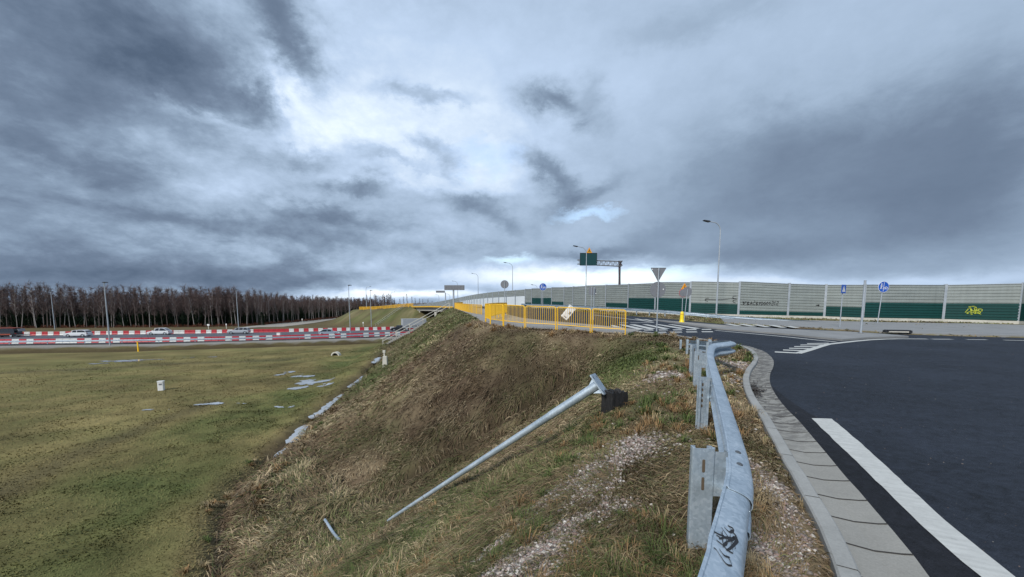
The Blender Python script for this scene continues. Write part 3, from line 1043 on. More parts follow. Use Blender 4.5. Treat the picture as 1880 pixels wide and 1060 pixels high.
sheet('pavement', [(70, 14.0)] + [(p.x, p.y) for p in PATH_IN] + outp[::-1] + [(75, 20)], 0.10, M_PATH, thick=0.15)
for a, b in (((330, 822), (420, 838)), ((430, 824), (520, 842)), ((530, 828), (620, 846)), ((640, 832), (730, 850)), ((750, 838), (820, 852))):
    A, B = z6(*a), z6(*b)
    sheet('road_marking', pxs([A, (A[0] + 12, A[1]), (B[0] + 12, B[1]), B]), 0.106, M_MARK)

# ------------------------------------------------------------------ highway below
def sm(pl, step=3.0):
    return catmull([Vector((p[0], p[1], 0)) for p in pl], step)
NP = sm(NEAR); FP = sm(FARR)
lz = lambda x, y: np.full(np.shape(x), LOW + 0.42)
nl = offset_path(NP, 2.2); fl = offset_path(FP, -7.0)
sheet('highway', [(p.x, p.y) for p in nl] + [(p.x, p.y) for p in fl[::-1]], 0.0, M_HWY, grid=40, zf=lz)
for pth, d in ((NP, -3.2), (NP, -6.9), (FP, 1.0)):
    c = offset_path(pth, d)
    a = offset_path(c, -0.1); b = offset_path(c, 0.1)
    sheet('road_marking', [(p.x, p.y) for p in a] + [(p.x, p.y) for p in b[::-1]], 0.006, M_MARK, grid=60, zf=lz)
HZ = LOW + 0.42

def along(path, s0, s1, step):
    acc = 0; nxt = s0; out = []
    for i in range(len(path) - 1):
        L = (path[i + 1] - path[i]).length
        while acc + L > nxt:
            t = (path[i + 1] - path[i]).normalized()
            out.append((path[i] + t * (nxt - acc), t))
            nxt += step
            if nxt > s1: return out
        acc += L
    return out

# plastic barrier blocks
def block_mesh(name, mat, L, ht):
    m = MB()
    # jersey-like profile with ribs and forklift slots
    prof_ = [(-0.24, 0.0), (-0.24, 0.10), (-0.15, 0.26), (-0.11, ht - 0.04), (-0.08, ht), (0.08, ht), (0.11, ht - 0.04), (0.15, 0.26), (0.24, 0.10), (0.24, 0.0)]
    m.sweep([(-L / 2 + 0.02, 0, 0), (-L / 2 + 0.06, 0, 0), (L / 2 - 0.06, 0, 0), (L / 2 - 0.02, 0, 0)], prof_)
    for sx in (-L / 4, L / 4):
        m.box((sx, 0, ht * 0.55), (0.10, 0.30, ht * 0.45))
    m.box((0, 0, 0.05), (L * 0.3, 0.52, 0.06))
    return m
protoR = block_mesh('b', M_PLASTRED, 1.15, 0.85).build('barrier_block', M_PLASTRED)
protoW = block_mesh('b', M_PLASTWHITE, 1.15, 0.85).build('barrier_block', M_PLASTWHITE)
used = {protoR.name: False, protoW.name: False}
def place_block(p, t, red, label, group):
    pr = protoR if red else protoW
    if not used[pr.name]:
        o = pr; used[pr.name] = True
    else:
        o = pr.copy(); COL.objects.link(o)
    o.location = (p.x, p.y, HZ)
    o.rotation_euler = (0, 0, math.atan2(t.y, t.x) + random.uniform(-0.015, 0.015))
    tag(o, label, 'barrier', group)
runs = [1, 1, 1, 0, 1, 1, 0, 0, 1, 1]
for row, path, lim in (('near', NP, (-112, -14)), ('far', FP, (-135, -16))):
    k = 0; last = 0
    for p, t in along(path, 0, 1e9, 1.17):
        if p.x < lim[0] or p.x > lim[1]: continue
        k += 1
        red = (k % 2 == 0)
        if not red and random.random() < 0.14: red = True
        elif red and random.random() < 0.04: red = False
        place_block(p, t, red, ('%s plastic barrier block in the %s row along the highway' % ('red' if red else 'white', row)), '%s barrier blocks in the %s row' % ('red' if red else 'white', row))

WPROF = [(0.0, 0.0), (0.010, 0.012), (0.055, 0.042), (0.078, 0.060), (0.082, 0.078), (0.078, 0.096), (0.055, 0.114), (0.012, 0.140), (0.006, 0.155), (0.012, 0.170),
         (0.055, 0.190), (0.076, 0.206), (0.083, 0.226), (0.083, 0.246), (0.077, 0.264), (0.064, 0.279), (0.046, 0.290), (0.024, 0.298), (0.008, 0.303), (0.006, 0.310), (0.0, 0.312)]
def wprofile(sgn=1, th=0.004, scale=1.0, lat=1.0):
    a = [(sgn * u * lat, h * scale) for u, h in WPROF]
    b = [(sgn * (u * lat - th), (h + (0.002 if h < .15 else -0.002)) * scale) for u, h in WPROF[::-1]]
    return a + b
def simple_rail(name, path, label, ztop, post_step, side, zbase, group=None):
    root = thing(name, (path[0].x, path[0].y, zbase(path[0])), label, 'guardrail', group=group)
    o = Vector(root.location)
    m = MB()
    m.sweep([Vector((p.x, p.y, zbase(p) + ztop - 0.31)) - o for p in path], wprofile(side))
    m.build('beam', M_STEEL, root)
    pm = MB()
    for p, t in along(path, 0.5, 1e9, post_step):
        r = Vector((t.y, -t.x, 0)) * (-side * 0.10)
        pmb = MB()
        rot = Matrix.Rotation(math.atan2(t.y, t.x), 3, 'Z')
        c = Vector((p.x, p.y, 0)) + r
        zb = zbase(p)
        pmb.box(Vector((c.x, c.y, zb + ztop / 2 - 0.1)) - o, (0.10, 0.055, ztop + 0.2 - 0.02), rot)
        pmb.box(Vector((p.x, p.y, zb + ztop - 0.16)) + r * 0.45 - o, (0.08, 0.08, 0.2), rot)
        pmb.build('post', M_STEEL, root)
    return root
hp = offset_path(NP, 1.3)
hp = [p for p in hp if -112 < p.x < -12]
simple_rail('guardrail', hp, 'long steel guardrail in front of the red and white highway blocks', 0.62, 6.0, 1, lambda p: HZ)

# ------------------------------------------------------------------ near guardrail
RAILPX = [(1283, 1060, .75), (1303, 985, .75), (1322, 920, .75), (1334, 870, .75), (1333, 825, .75), (1325, 780, .755), (1316, 740, .76), (1307, 700, .765), (1300, 668, .78), (1297, 646, .80)]
rp = [onz(a, b, z) for a, b, z in RAILPX]
back = (rp[0] - rp[1]).normalized()
start = [rp[0] + back * 2.5 + Vector((-0.55, 0, 0)), rp[0] + back * 0.9 + Vector((-0.10, 0, 0))]
tail = [Vector((4.25, 8.35, 0.83)), Vector((4.75, 8.72, 0.84)), Vector((5.08, 9.1, 0.83)), Vector((5.25, 9.7, 0.78)), Vector((5.45, 10.7, 0.68)), Vector((5.8, 12.2, 0.56)), Vector((6.2, 13.9, 0.42))]
RP = catmull(start + rp + tail, 0.12)
groot = thing('guardrail', (1.3, 2.5, 0.0), 'buckled galvanised guardrail with black scribble beside the kerb', 'guardrail')
g0 = Vector(groot.location)
# path runs away from the camera: the road side is on the right
isplice = min(range(len(RP)), key=lambda i: (RP[i] - onz(1350, 868, .75)).length)
m = MB(); m.sweep([p - Vector((0, 0, 0.31)) - g0 for p in RP[:isplice + 3]], wprofile(1, lat=1.4)); beam1 = m.build('beam', M_STEEL, groot, smooth=True)
m = MB(); m.sweep([p - Vector((0, 0, 0.310)) + Vector((0.013, 0, 0.003)) - g0 for p in RP[isplice - 1:]], wprofile(1, lat=1.4)); beam2 = m.build('beam', M_STEEL, groot, smooth=True)
def cpost(parent, pos, ang, top, base, face='web', wd=0.13, dp=0.06, slots=2):
    """C-section post: web across, two flanges with turned lips"""
    m = MB(); th = 0.005
    rot = Matrix.Rotation(ang, 3, 'Z')
    sgn = 1 if face == 'web' else -1
    pr = [(-wd / 2, 0), (wd / 2, 0), (wd / 2, dp * sgn), (wd / 2 - 0.028, dp * sgn), (wd / 2 - 0.028, (dp - th) * sgn), (wd / 2 - th, (dp - th) * sgn), (wd / 2 - th, th * sgn),
          (-wd / 2 + th, th * sgn), (-wd / 2 + th, (dp - th) * sgn), (-wd / 2 + 0.028, (dp - th) * sgn), (-wd / 2 + 0.028, dp * sgn), (-wd / 2, dp * sgn)]
    n = len(pr)
    vs = [rot @ Vector((a, b, base)) + pos for a, b in pr] + [rot @ Vector((a, b, top)) + pos for a, b in pr]
    fs = [(k, (k + 1) % n, n + (k + 1) % n, n + k) for k in range(n)] + [tuple(range(n, 2 * n)), tuple(range(n))[::-1]]
    m.add(vs, fs)
    for sx in (-1, 1):
        m.tube([rot @ Vector((sx * (wd / 2 - 0.004), 0.012 * sgn, base)) + pos, rot @ Vector((sx * (wd / 2 - 0.004), 0.012 * sgn, top + 0.004)) + pos], 0.011, 8)
    po = m.build('post', M_STEEL, parent, smooth=True)
    sm_ = MB()
    yf = -0.0035 if face == 'web' else (-th - 0.0035)
    zlist = [top - 0.115, top - 0.235] if slots == 2 else ([top - 0.12] if slots == 1 else [top - 0.1 - 0.07 * k for k in range(5)])
    for z in zlist:
        hgt, ww = (0.035, 0.009) if slots != 5 else (0.010, 0.010)
        ol = []
        for k in range(12):
            a = 2 * math.pi * k / 12
            ol.append((math.cos(a) * ww, math.sin(a) * ww + (hgt if math.sin(a) > 0 else -hgt)))
        sm_.prism(ol, rot @ Vector((0, yf, z)) + pos, rot @ Vector((1, 0, 0)), (0, 0, 1), 0.003)
    sm_.build('slot', M_SLOT, po)
    return po
def spacer(parent, pos, ang, top, ht, wd, dp=0.05):
    m = MB(); th = 0.004
    rot = Matrix.Rotation(ang, 3, 'Z')
    for (a0, a1, b0, b1) in ((0, wd, 0, th), (0, th, th, dp), (wd - th, wd, th, dp)):
        m.box(rot @ Vector(((a0 + a1) / 2, (b0 + b1) / 2, 0)) + pos + Vector((0, 0, top - ht / 2)), (a1 - a0, b1 - b0, ht), rot)
    return m.build('spacer', M_STEEL, parent)
posts = [((1293, 824, 0.73), R(-6), 'web', 2), ((1290.5, 692, 0.74), R(-4), 'open', 5), ((1283, 645.5, 0.76), R(-2), 'web', 1)]
for (px, py, z), ang, face, sl in posts:
    p = onz(px, py, z)
    cpost(groot, Vector((p.x, p.y, 0)) - g0, ang, z, -0.35, face, slots=sl)
    near_i = min(range(len(RP)), key=lambda i: abs(RP[i].y - p.y))
    gap_ = RP[near_i].x - p.x - 0.07
    spacer(groot, Vector((p.x + 0.066, p.y + 0.01, 0)) - g0, ang, z - 0.025, 0.30, max(0.06, gap_ - 0.0))
for (x, y, zt, ang) in ((4.00, 8.55, 0.80, R(20)), (4.55, 8.95, 0.82, R(30)), (5.02, 9.85, 0.80, R(75)), (5.26, 11.0, 0.70, R(75)), (5.6, 12.4, 0.58, R(75)), (5.95, 13.7, 0.46, R(75))):
    cpost(groot, Vector((x, y, 0)) - g0, ang, zt, -0.3, 'web', slots=1)
bpy.context.view_layer.update()
def bvh_of(objs):
    vs = []; fs = []
    for o in objs:
        b = len(vs); mw = o.matrix_world
        vs += [mw @ v.co for v in o.data.vertices]
        fs += [tuple(b + i for i in p.vertices) for p in o.data.polygons]
    return BVHTree.FromPolygons(vs, fs)
def strokes_on(bvh, strokes, wpx, name, mat, parent, lift=0.002, dens=2.0, wvar=0.35):
    m = MB(); o = Vector(parent.matrix_world.translation)
    C = Vector((0, 0, CAMH))
    for st in strokes:
        pts2 = [Vector((a, b, 0)) for a, b in st]
        pts2 = catmull(pts2, dens) if len(pts2) > 2 else catmull(pts2, dens)
        hits = []
        n = len(pts2)
        for i, q_ in enumerate(pts2):
            d = ray(q_.x, q_.y).normalized()
            loc, nrm, _, dist = bvh.ray_cast(C, d)
            if loc is None: 
                hits.append(None); continue
            if nrm.dot(d) > 0: nrm = -nrm
            a = pts2[max(i - 1, 0)]; b = pts2[min(i + 1, n - 1)]
            t2 = (b - a).normalized()
            tw = (ray(q_.x + t2.x, q_.y + t2.y) - ray(q_.x, q_.y)).normalized()
            side = nrm.cross(tw).normalized()
            wd = wpx * dist / FPX * (1 - wvar * abs(2 * i / max(1, n - 1) - 1)) / 2
            hits.append((loc + nrm * lift, side * wd))
        for i in range(n - 1):
            if hits[i] and hits[i + 1] and (hits[i][0] - hits[i + 1][0]).length < 0.6:
                (p, s_), (q2, s2) = hits[i], hits[i + 1]
                m.add([p - s_ - o, p + s_ - o, q2 + s2 - o, q2 - s2 - o], [(0, 1, 2, 3)])
    return m.build(name, mat, parent, fixn=False)
def zb(x, y): return (1150 + x / 3.76, 780 + y / 3.76)
scr = [[(605, 855), (620, 865), (685, 960), (728, 975)], [(640, 860), (675, 905), (712, 918)], [(728, 975), (712, 935), (690, 905)],
       [(605, 740), (640, 760), (675, 770)], [(622, 800), (660, 830), (700, 870), (735, 890)], [(620, 765), (655, 790), (672, 835), (690, 800), (650, 745)],
       [(655, 710), (690, 760), (745, 835), (750, 860)], [(705, 688), (722, 730), (760, 775), (755, 805)], [(675, 710), (715, 745), (735, 720), (700, 700)],
       [(690, 870), (722, 850), (765, 800), (745, 780), (700, 810)], [(680, 780), (720, 800), (750, 770), (735, 745)], [(640, 790), (690, 780), (745, 790)], [(660, 735), (665, 800), (668, 850)], [(715, 760), (722, 820), (738, 885)]]
bvb = bvh_of([beam1, beam2])
bm_ = MB()
for (px, py) in ((1355, 831), (1358, 853)):
    d = ray(px, py).normalized()
    loc, nrm, _, _ = bvb.ray_cast(Vector((0, 0, CAMH)), d)
    if loc is not None:
        if nrm.dot(d) > 0: nrm = -nrm
        c = loc - g0
        bm_.tube([c - nrm * 0.004, c + nrm * 0.005, c + nrm * 0.009], [0.017, 0.017, 0.009], 10)
if bm_.v: bm_.build('bolt_heads', plain('bolt_dull', (0.10, 0.11, 0.12), 0.5, 0.4), groot)
strokes_on(bvb, [[zb(*p) for p in s_] for s_ in scr], 5.0, 'scribble', M_BLACKPAINT, groot)

# ------------------------------------------------------------------ far guardrail by the upper road
FG = [atY(1574, 594, 33.0), atY(1530, 592, 33.5), atY(1440, 586.5, 35.0), atY(1350, 581, 36.5), atY(1250, 572, 38.5), atY(1150, 565.5, 45), atY(1030, 560, 64), atY(955, 557.5, 84)]
fgc = catmull(FG, 1.0)
froot = thing('guardrail', (FG[3].x, FG[3].y, float(H(FG[3].x, FG[3].y))), 'long low steel guardrail in front of the noise barrier', 'guardrail')
fo = Vector(froot.location)
m = MB(); m.sweep([p - Vector((0, 0, 0.31)) - fo for p in fgc[::-1]], wprofile(-1)); m.build('beam', M_STEEL, froot)
for p, t in along(fgc, 1.5, 1e9, 2.0):
    q_ = MB(); rot = Matrix.Rotation(math.atan2(t.y, t.x), 3, 'Z')
    zb_ = gzf(p.x + 0.15, p.y + 0.2) - 0.2
    n_ = Vector((-t.y, t.x, 0)); n_ = n_ if n_.y > 0 else -n_
    q_.box(Vector((p.x, p.y, (zb_ + p.z - 0.02) / 2)) + n_ * 0.12 - fo, (0.10, 0.06, p.z - zb_ - 0.02), rot)
    q_.box(Vector((p.x, p.y, p.z - 0.17)) + n_ * 0.05 - fo, (0.08, 0.09, 0.18), rot)
    q_.build('post', M_STEEL, froot)

# ------------------------------------------------------------------ noise barrier
NBP = [(1960, 519.0, 31.0), (1880, 521.4, 34.4), (1736.5, 524.3, 37.2), (1588, 524.0, 38.4), (1517, 524.0, 40.7), (1449, 522, 41.2), (1358, 519.5, 42.0), (1269, 519.2, 44.2), (1205, 520.7, 47.8),
       (1155, 522.8, 52.8), (1113.5, 524.5, 57.8), (1076, 526.0, 62.5), (1053, 527.3, 66), (1036.6, 528.2, 69), (1013.6, 529.3, 73), (995, 530.2, 76), (977, 531.2, 79.5), (965, 531.6, 82)]
far_tail = [(934, 534, 88), (900, 537, 98), (870, 541.3, 116), (848, 545.6, 140), (836, 548.2, 168), (790, 557, 215), (755, 561.5, 262)]
NB = [atY(*p) for p in NBP]
nroot = thing('noise_barrier', (NB[3].x, NB[3].y, float(H(NB[3].x, NB[3].y))), 'long grey and green ribbed noise barrier with graffiti beyond the road', 'noise barrier')
no = Vector(nroot.location)
GREEN = [0.50, 0.50, 0.50, 0.36, 0.17, 0.17, 0.36, 0.50, 0.50, 0.30, 0.14, 0.14, 0.12, 0.30, 0.50, 0.50, 0.25]
STEP = [0, 0, 0.02, 0.0, 0.0, 0.10, 0.10, 0.12, 0, 0, 0.08, 0.0, 0, 0.1, 0, 0.1, 0]
def ribbed_panel(a, b, z0a, z1a, z0b, z1b, n_rib, name, mat, depth=0.045):
    m = MB()
    d = (b - a); d.z = 0; d.normalize()
    nrm = Vector((d.y, -d.x, 0))
    if nrm.y > 0: nrm = -nrm           # face the road
    prof_ = []
    for k in range(n_rib):
        for f, u in ((0.0, 0.0), (0.10, 0.0), (0.22, 1.0), (0.78, 1.0), (0.90, 0.0)):
            prof_.append(((k + f) / n_rib, u * depth))
    prof_.append((1.0, 0.0))
    vs = []
    for (f, u) in prof_:
        vs.append(Vector((a.x, a.y, z0a + (z1a - z0a) * f)) + nrm * (u + 0.03) - no)
        vs.append(Vector((b.x, b.y, z0b + (z1b - z0b) * f)) + nrm * (u + 0.03) - no)
    n = len(prof_)
    fs = [(2 * k, 2 * k + 1, 2 * k + 3, 2 * k + 2) for k in range(n - 1)]
    # flat back
    b0 = len(vs)
    for (f) in (0.0, 1.0):
        vs.append(Vector((a.x, a.y, z0a + (z1a - z0a) * f)) - nrm * 0.08 - no)
        vs.append(Vector((b.x, b.y, z0b + (z1b - z0b) * f)) - nrm * 0.08 - no)
    fs += [(b0, b0 + 1, b0 + 3, b0 + 2), (2 * (n - 1), 2 * (n - 1) + 1, b0 + 3, b0 + 2), (0, 1, b0 + 1, b0)]
    m.add(vs, fs)
    return m.build(name, mat, nroot)
def nb_base(p):
    return float(H(p.x, p.y)) + 0.12
allbvh = []
pl = MB()
for i in range(len(NB) - 1):
    a, b = NB[i], NB[i + 1]
    za, zbb = nb_base(a), nb_base(b)
    st = STEP[i]
    ta, tb = a.z - st * 0, b.z + st
    gz_ = GREEN[i]
    zga = za + (ta - za) * gz_; zgb = zbb + (tb - zbb) * gz_
    hgt = (ta - za)
    allbvh.append(ribbed_panel(a, b, za + 0.20, zga, zbb + 0.20, zgb, max(1, round(hgt * gz_ / 0.27)), 'green_panel', M_RIBGREEN))
    allbvh.append(ribbed_panel(a, b, zga + 0.003, ta, zgb + 0.003, tb, max(1, round(hgt * (1 - gz_) / 0.27)), 'grey_panel', M_RIBGREY))
    ct = MB()
    d = Vector((b.x - a.x, b.y - a.y, 0)).normalized(); nrm = Vector((d.y, -d.x, 0)); nrm = -nrm if nrm.y > 0 else nrm
    ct.sweep([Vector((a.x, a.y, ta)) - no, Vector((b.x, b.y, tb)) - no], [(-0.09, 0.003), (-0.09, 0.05), (0.09, 0.05), (0.09, 0.003)])
    ct.build('cap', M_POLE, nroot)
    pl.sweep([Vector((a.x, a.y, za)) + nrm * 0.02 - no, Vector((b.x, b.y, zbb)) + nrm * 0.02 - no], [(-0.12, -0.5), (-0.12, 0.19), (0.12, 0.19), (0.12, -0.5)])
pl.build('plinth', M_CONCL, nroot)
for i, p in enumerate(NB):
    m = MB()
    d = (NB[min(i + 1, len(NB) - 1)] - NB[max(i - 1, 0)]); ang = math.atan2(d.y, d.x)
    rot = Matrix.Rotation(ang, 3, 'Z'); zb_ = nb_base(p) - 0.3
    hgt = p.z + 0.12 - zb_
    d.normalize(); nrm = Vector((d.y, -d.x, 0)); nrm = -nrm if nrm.y > 0 else nrm
    q_ = Vector((p.x, p.y, zb_ + hgt / 2)) - no
    m.box(q_ + nrm * 0.11, (0.20, 0.02, hgt), rot); m.box(q_, (0.03, 0.199, hgt - 0.01), rot); m.box(q_ - nrm * 0.11, (0.20, 0.02, hgt), rot)
    m.build('post', M_POLE, nroot)
# far stretch with see-through lower screens
FT = catmull([NB[-1]] + [atY(*p) for p in far_tail], 4.5)
bays = along(FT, 0.0, 1e9, 4.0)
for k in range(min(len(bays) - 1, 48)):
    a, b = bays[k][0], bays[k + 1][0]
    far_drop = a.y > 175
    za = a.z - 3.4; zb_ = b.z - 3.4
    if a.y < 150:
        m = MB(); ux = (b - a); ux.z = 0
        L = ux.length; ux.normalize()
        m.add([Vector((a.x, a.y, za + 0.1)) - no, Vector((b.x, b.y, zb_ + 0.1)) - no, Vector((b.x, b.y, b.z - 1.35)) - no, Vector((a.x, a.y, a.z - 1.35)) - no,
               Vector((a.x + 0.01, a.y + 0.03, za + 0.1)) - no, Vector((b.x + 0.01, b.y + 0.03, zb_ + 0.1)) - no, Vector((b.x + 0.01, b.y + 0.03, b.z - 1.35)) - no, Vector((a.x + .01, a.y + 0.03, a.z - 1.35)) - no],
              [(0, 1, 2, 3), (4, 5, 6, 7), (0, 1, 5, 4), (3, 2, 6, 7)])
        m.build('screen_panel', M_SCREEN, nroot)
        ribbed_panel(a, b, a.z - 1.33, a.z, b.z - 1.33, b.z, 4, 'grey_panel', M_RIBGREY)
    else:
        ribbed_panel(a, b, za, a.z, zb_, b.z, 6, 'grey_panel', M_RIBGREY)
    m = MB()
    d = (b - a).normalized(); nrm = Vector((d.y, -d.x, 0)); nrm = -nrm if nrm.y > 0 else nrm
    m.box(Vector((a.x, a.y, a.z - 1.75)) + nrm * 0.1 - no, (0.16, 0.16, 3.6), Matrix.Rotation(math.atan2(d.y, d.x), 3, 'Z'))
    m.build('post', M_POLE, nroot)
# graffiti on the barrier
bpy.context.view_layer.update()
nbv = bvh_of(allbvh)
LET = {'J': [[(0.9, 0), (0.8, 0.9), (0.4, 1), (0, 0.8)], [(0.4, 0.05), (1, 0)]], 'E': [[(0.9, 0), (0.1, 0.1), (0, 0.95), (0.9, 0.9)], [(0, 0.5), (0.7, 0.45)]],
       'B': [[(0.1, 0), (0, 1)], [(0.1, 0), (0.8, 0.2), (0.1, 0.5), (0.9, 0.8), (0, 1)]], 'A': [[(0, 1), (0.5, 0), (0.9, 1)], [(0.1, 0.65), (0.8, 0.6)]],
       'C': [[(0.9, 0.1), (0.2, 0.1), (0.1, 0.9), (0.9, 0.9)]], 'Y': [[(0, 0), (0.4, 0.5)], [(0.9, 0), (0.2, 1)]], 'D': [[(0.1, 0), (0, 1), (0.8, 0.7), (0.7, 0.2), (0.1, 0)]],
       'G': [[(0.9, 0.1), (0.2, 0.1), (0.1, 0.9), (0.8, 0.9), (0.9, 0.55), (0.5, 0.55)]], 'O': [[(0.5, 0), (0, 0.5), (0.5, 1), (0.9, 0.5), (0.5, 0)]],
       'S': [[(0.9, 0.05), (0.1, 0.2), (0.8, 0.7), (0, 1)]], 'Z': [[(0, 0), (0.9, 0), (0.1, 1), (1, 0.95)]], "'": [[(0.4, -0.35), (0.7, -0.15)]]}
st = []
def word(txt, x, y, wd, ht, slant=0.15):
    cw = wd / len([c for c in txt if c != "'"])
    for ch in txt:
        if ch == "'":
            for s_ in LET[ch]:
                st.append([z6(x - cw + a * cw, y + b * ht) for a, b in s_])
            continue
        for s_ in LET[ch]:
            st.append([z6(x + a * cw * 0.8 + (1 - b) * slant * ht, y + b * ht) for a, b in s_])
        x += cw
word("JEBAC'", 455, 660, 105, 22)
word("BYDGOSZCZ", 560, 660, 158, 22)
st += [[z6(232, 636), z6(210, 640), z6(208, 652), z6(225, 658)], [z6(210, 643), z6(300, 645), z6(425, 638)], [z6(428, 618), z6(400, 624), z6(402, 634), z6(422, 638)], [z6(428, 645), z6(402, 650), z6(402, 662), z6(418, 668)],
       [z6(975, 688), z6(998, 680), z6(990, 692)], [z6(980, 684), z6(1000, 688)]]
strokes_on(nbv, st, 1.0, 'graffiti', M_BLACKPAINT, nroot, lift=0.012, dens=1.0, wvar=0.1)
yst = [[z7(1345, 465), z7(1385, 425), z7(1405, 450), z7(1360, 470), z7(1400, 480)], [z7(1375, 415), z7(1430, 410), z7(1450, 440), z7(1410, 470)], [z7(1420, 430), z7(1470, 435), z7(1430, 475), z7(1500, 450)],
       [z7(1455, 430), z7(1500, 440), z7(1470, 480)], [z7(1350, 455), z7(1430, 450), z7(1505, 455)], [z7(1400, 485), z7(1450, 470), z7(1490, 482)], [z7(1430, 420), z7(1440, 478)], [z7(1395, 420), z7(1400, 478)]]
M_YSPRAY = plain('yellow_spray_paint', (0.40, 0.45, 0.03), 0.6)
strokes_on(nbv, yst, 0.8, 'graffiti', M_YSPRAY, nroot, lift=0.012, dens=1.0, wvar=0.1)

# ------------------------------------------------------------------ bridge
BD = (Vector((-36, 141, 0)) - Vector((-12.0, 92, 0))); BL = BD.length; BD.normalize()
BR = Vector((BD.y, -BD.x, 0))        # to the right across the deck
broot = thing('road_bridge', (-12.0, 92, 0), 'concrete road bridge over the highway with yellow edge rail', 'bridge')
bo = Vector(broot.location)
def bq(s, u, z): return Vector((-12.0, 92, 0)) + BD * s + BR * u + Vector((0, 0, z)) - bo
def deck_z(s): return 1.40 + 0.15 * math.sin(math.pi * s / BL)
m = MB()
m.sweep([bq(BL * k / 10, 0, deck_z(BL * k / 10)) for k in range(11)], [(0.0, 0.0), (0.0, -0.35), (0.3, -0.35), (0.3, -0.45), (15.7, -0.45), (16, -0.35), (16, 0.0)])
m.build('deck', M_CONC, broot)
for u in (1.2, 4.8, 8.4, 12.0, 14.8):
    m = MB(); m.sweep([bq(0, u, deck_z(0) - 0.46), bq(BL * .5, u, deck_z(BL * .5) - 0.46), bq(BL, u, deck_z(BL) - 0.46)], [(-0.3, 0), (-0.3, -1.0), (0.3, -1.0), (0.3, 0)])
    m.build('girder', M_CONC, broot)
for s_ in (BL * 0.5, BL - 7):
    for u in (1.5, 6, 10.5, 15):
        m = MB(); m.tube([bq(s_, u, LOW), bq(s_, u, deck_z(s_) - 1.46)], 0.45, 14); m.build('pier', M_CONCL, broot, smooth=True)
m = MB(); m.box(bq(BL - 1.0, 8, (LOW + 1.0) / 2), (16, 1.2, 1.0 - LOW + 0.1), Matrix.Rotation(math.atan2(BR.y, BR.x), 3, 'Z')); m.build('abutment', M_CONC, broot)
m = MB(); m.box(bq(1.0, 8, (LOW + 1.0) / 2), (16, 1.2, 1.0 - LOW + 0.1), Matrix.Rotation(math.atan2(BR.y, BR.x), 3, 'Z')); m.build('abutment', M_CONC, broot)
m = MB()
m.sweep([bq(BL * k / 10, 0.1, deck_z(BL * k / 10)) for k in range(11)], [(-0.04, 0.08), (-0.04, 1.1), (0.04, 1.1), (0.04, 0.08)]) if False else None
for z_ in (0.55, 1.1):
    m.tube([bq(BL * k / 10, 0.12, deck_z(BL * k / 10) + z_) for k in range(11)], 0.035, 6)
for k in range(int(BL / 2.0)):
    s_ = k * 2.0 + 0.2
    m.box(bq(s_, 0.12, deck_z(s_) + 0.6), (0.05, 0.05, 1.0), Matrix.Rotation(math.atan2(BD.y, BD.x), 3, 'Z'))
m.build('railing', M_POLE, broot)
m = MB(); m.sweep([bq(0, -0.05, deck_z(0)), bq(BL * .5, -0.05, deck_z(BL * .5)), bq(BL, -0.05, deck_z(BL))], [(0, -0.30), (0, 0.06), (0.04, 0.06), (0.04, -0.30)]); m.build('fascia', M_YELLOWF, broot)

# ------------------------------------------------------------------ yellow railings
def railing(a, b, label, group, mat=M_YELLOW, bars=15, r=0.021, ht=1.1):
    """one railing panel from ground point a to ground point b"""
    root = thing('railing_panel', a, label, 'railing', group=group)
    d = b - a
    L = d.length; u = d.normalized(); up = Vector((0, 0, 1))
    z0 = 0.16
    cr = 0.10
    pts_ = [u * 0.03 + up * -0.25, u * 0.03 + up * (ht - cr)]
    for k in range(1, 5):
        th = math.pi / 2 * k / 4
        pts_.append(u * (0.03 + cr - cr * math.cos(th)) + up * (ht - cr + cr * math.sin(th)))
    for k in range(0, 5):
        th = math.pi / 2 * k / 4
        pts_.append(d - u * (0.03 + cr - cr * math.sin(th)) + up * (ht - cr + cr * math.cos(th)))
    pts_.append(d - u * 0.03 - up * 0.25)
    m = MB(); m.tube(pts_, r * 1.25, 8)
    m.tube([u * 0.03 + up * z0, d - u * 0.03 + up * z0], r, 8)
    m.build('frame', mat, root, smooth=True)
    m = MB()
    for k in range(bars):
        p = d * ((k + 1) / (bars + 1))
        m.tube([p + up * z0, p + up * (ht - 0.015)], r * 0.55, 6, cap=False)
    m.build('bars', mat, root, smooth=True)
    return root
fpx = [(1151, 570, 19.3), (1086, 567.3, 20.0), (1022, 564, 21.2), (964, 562, 21.9), (924, 560, 23.3), (900, 558.9, 25.0), (890.5, 558, 26.9)]
fp = [atY(*p) for p in fpx]
names = ['rightmost yellow railing panel, next to the give way sign', 'yellow railing panel in front of the tipped white box', 'yellow railing panel left of the tipped white box',
         'yellow railing panel where the run starts to bend back', 'half turned yellow railing panel at the bend', 'narrow looking end panel of the yellow railing, seen edge on']
for i in range(6):
    a, b = fp[i].copy(), fp[i + 1].copy()
    a.z -= 1.1; b.z -= 1.1
    d = (b - a).normalized()
    railing(a + d * 0.02, b - d * 0.02, names[i], 'yellow railing panels in front')
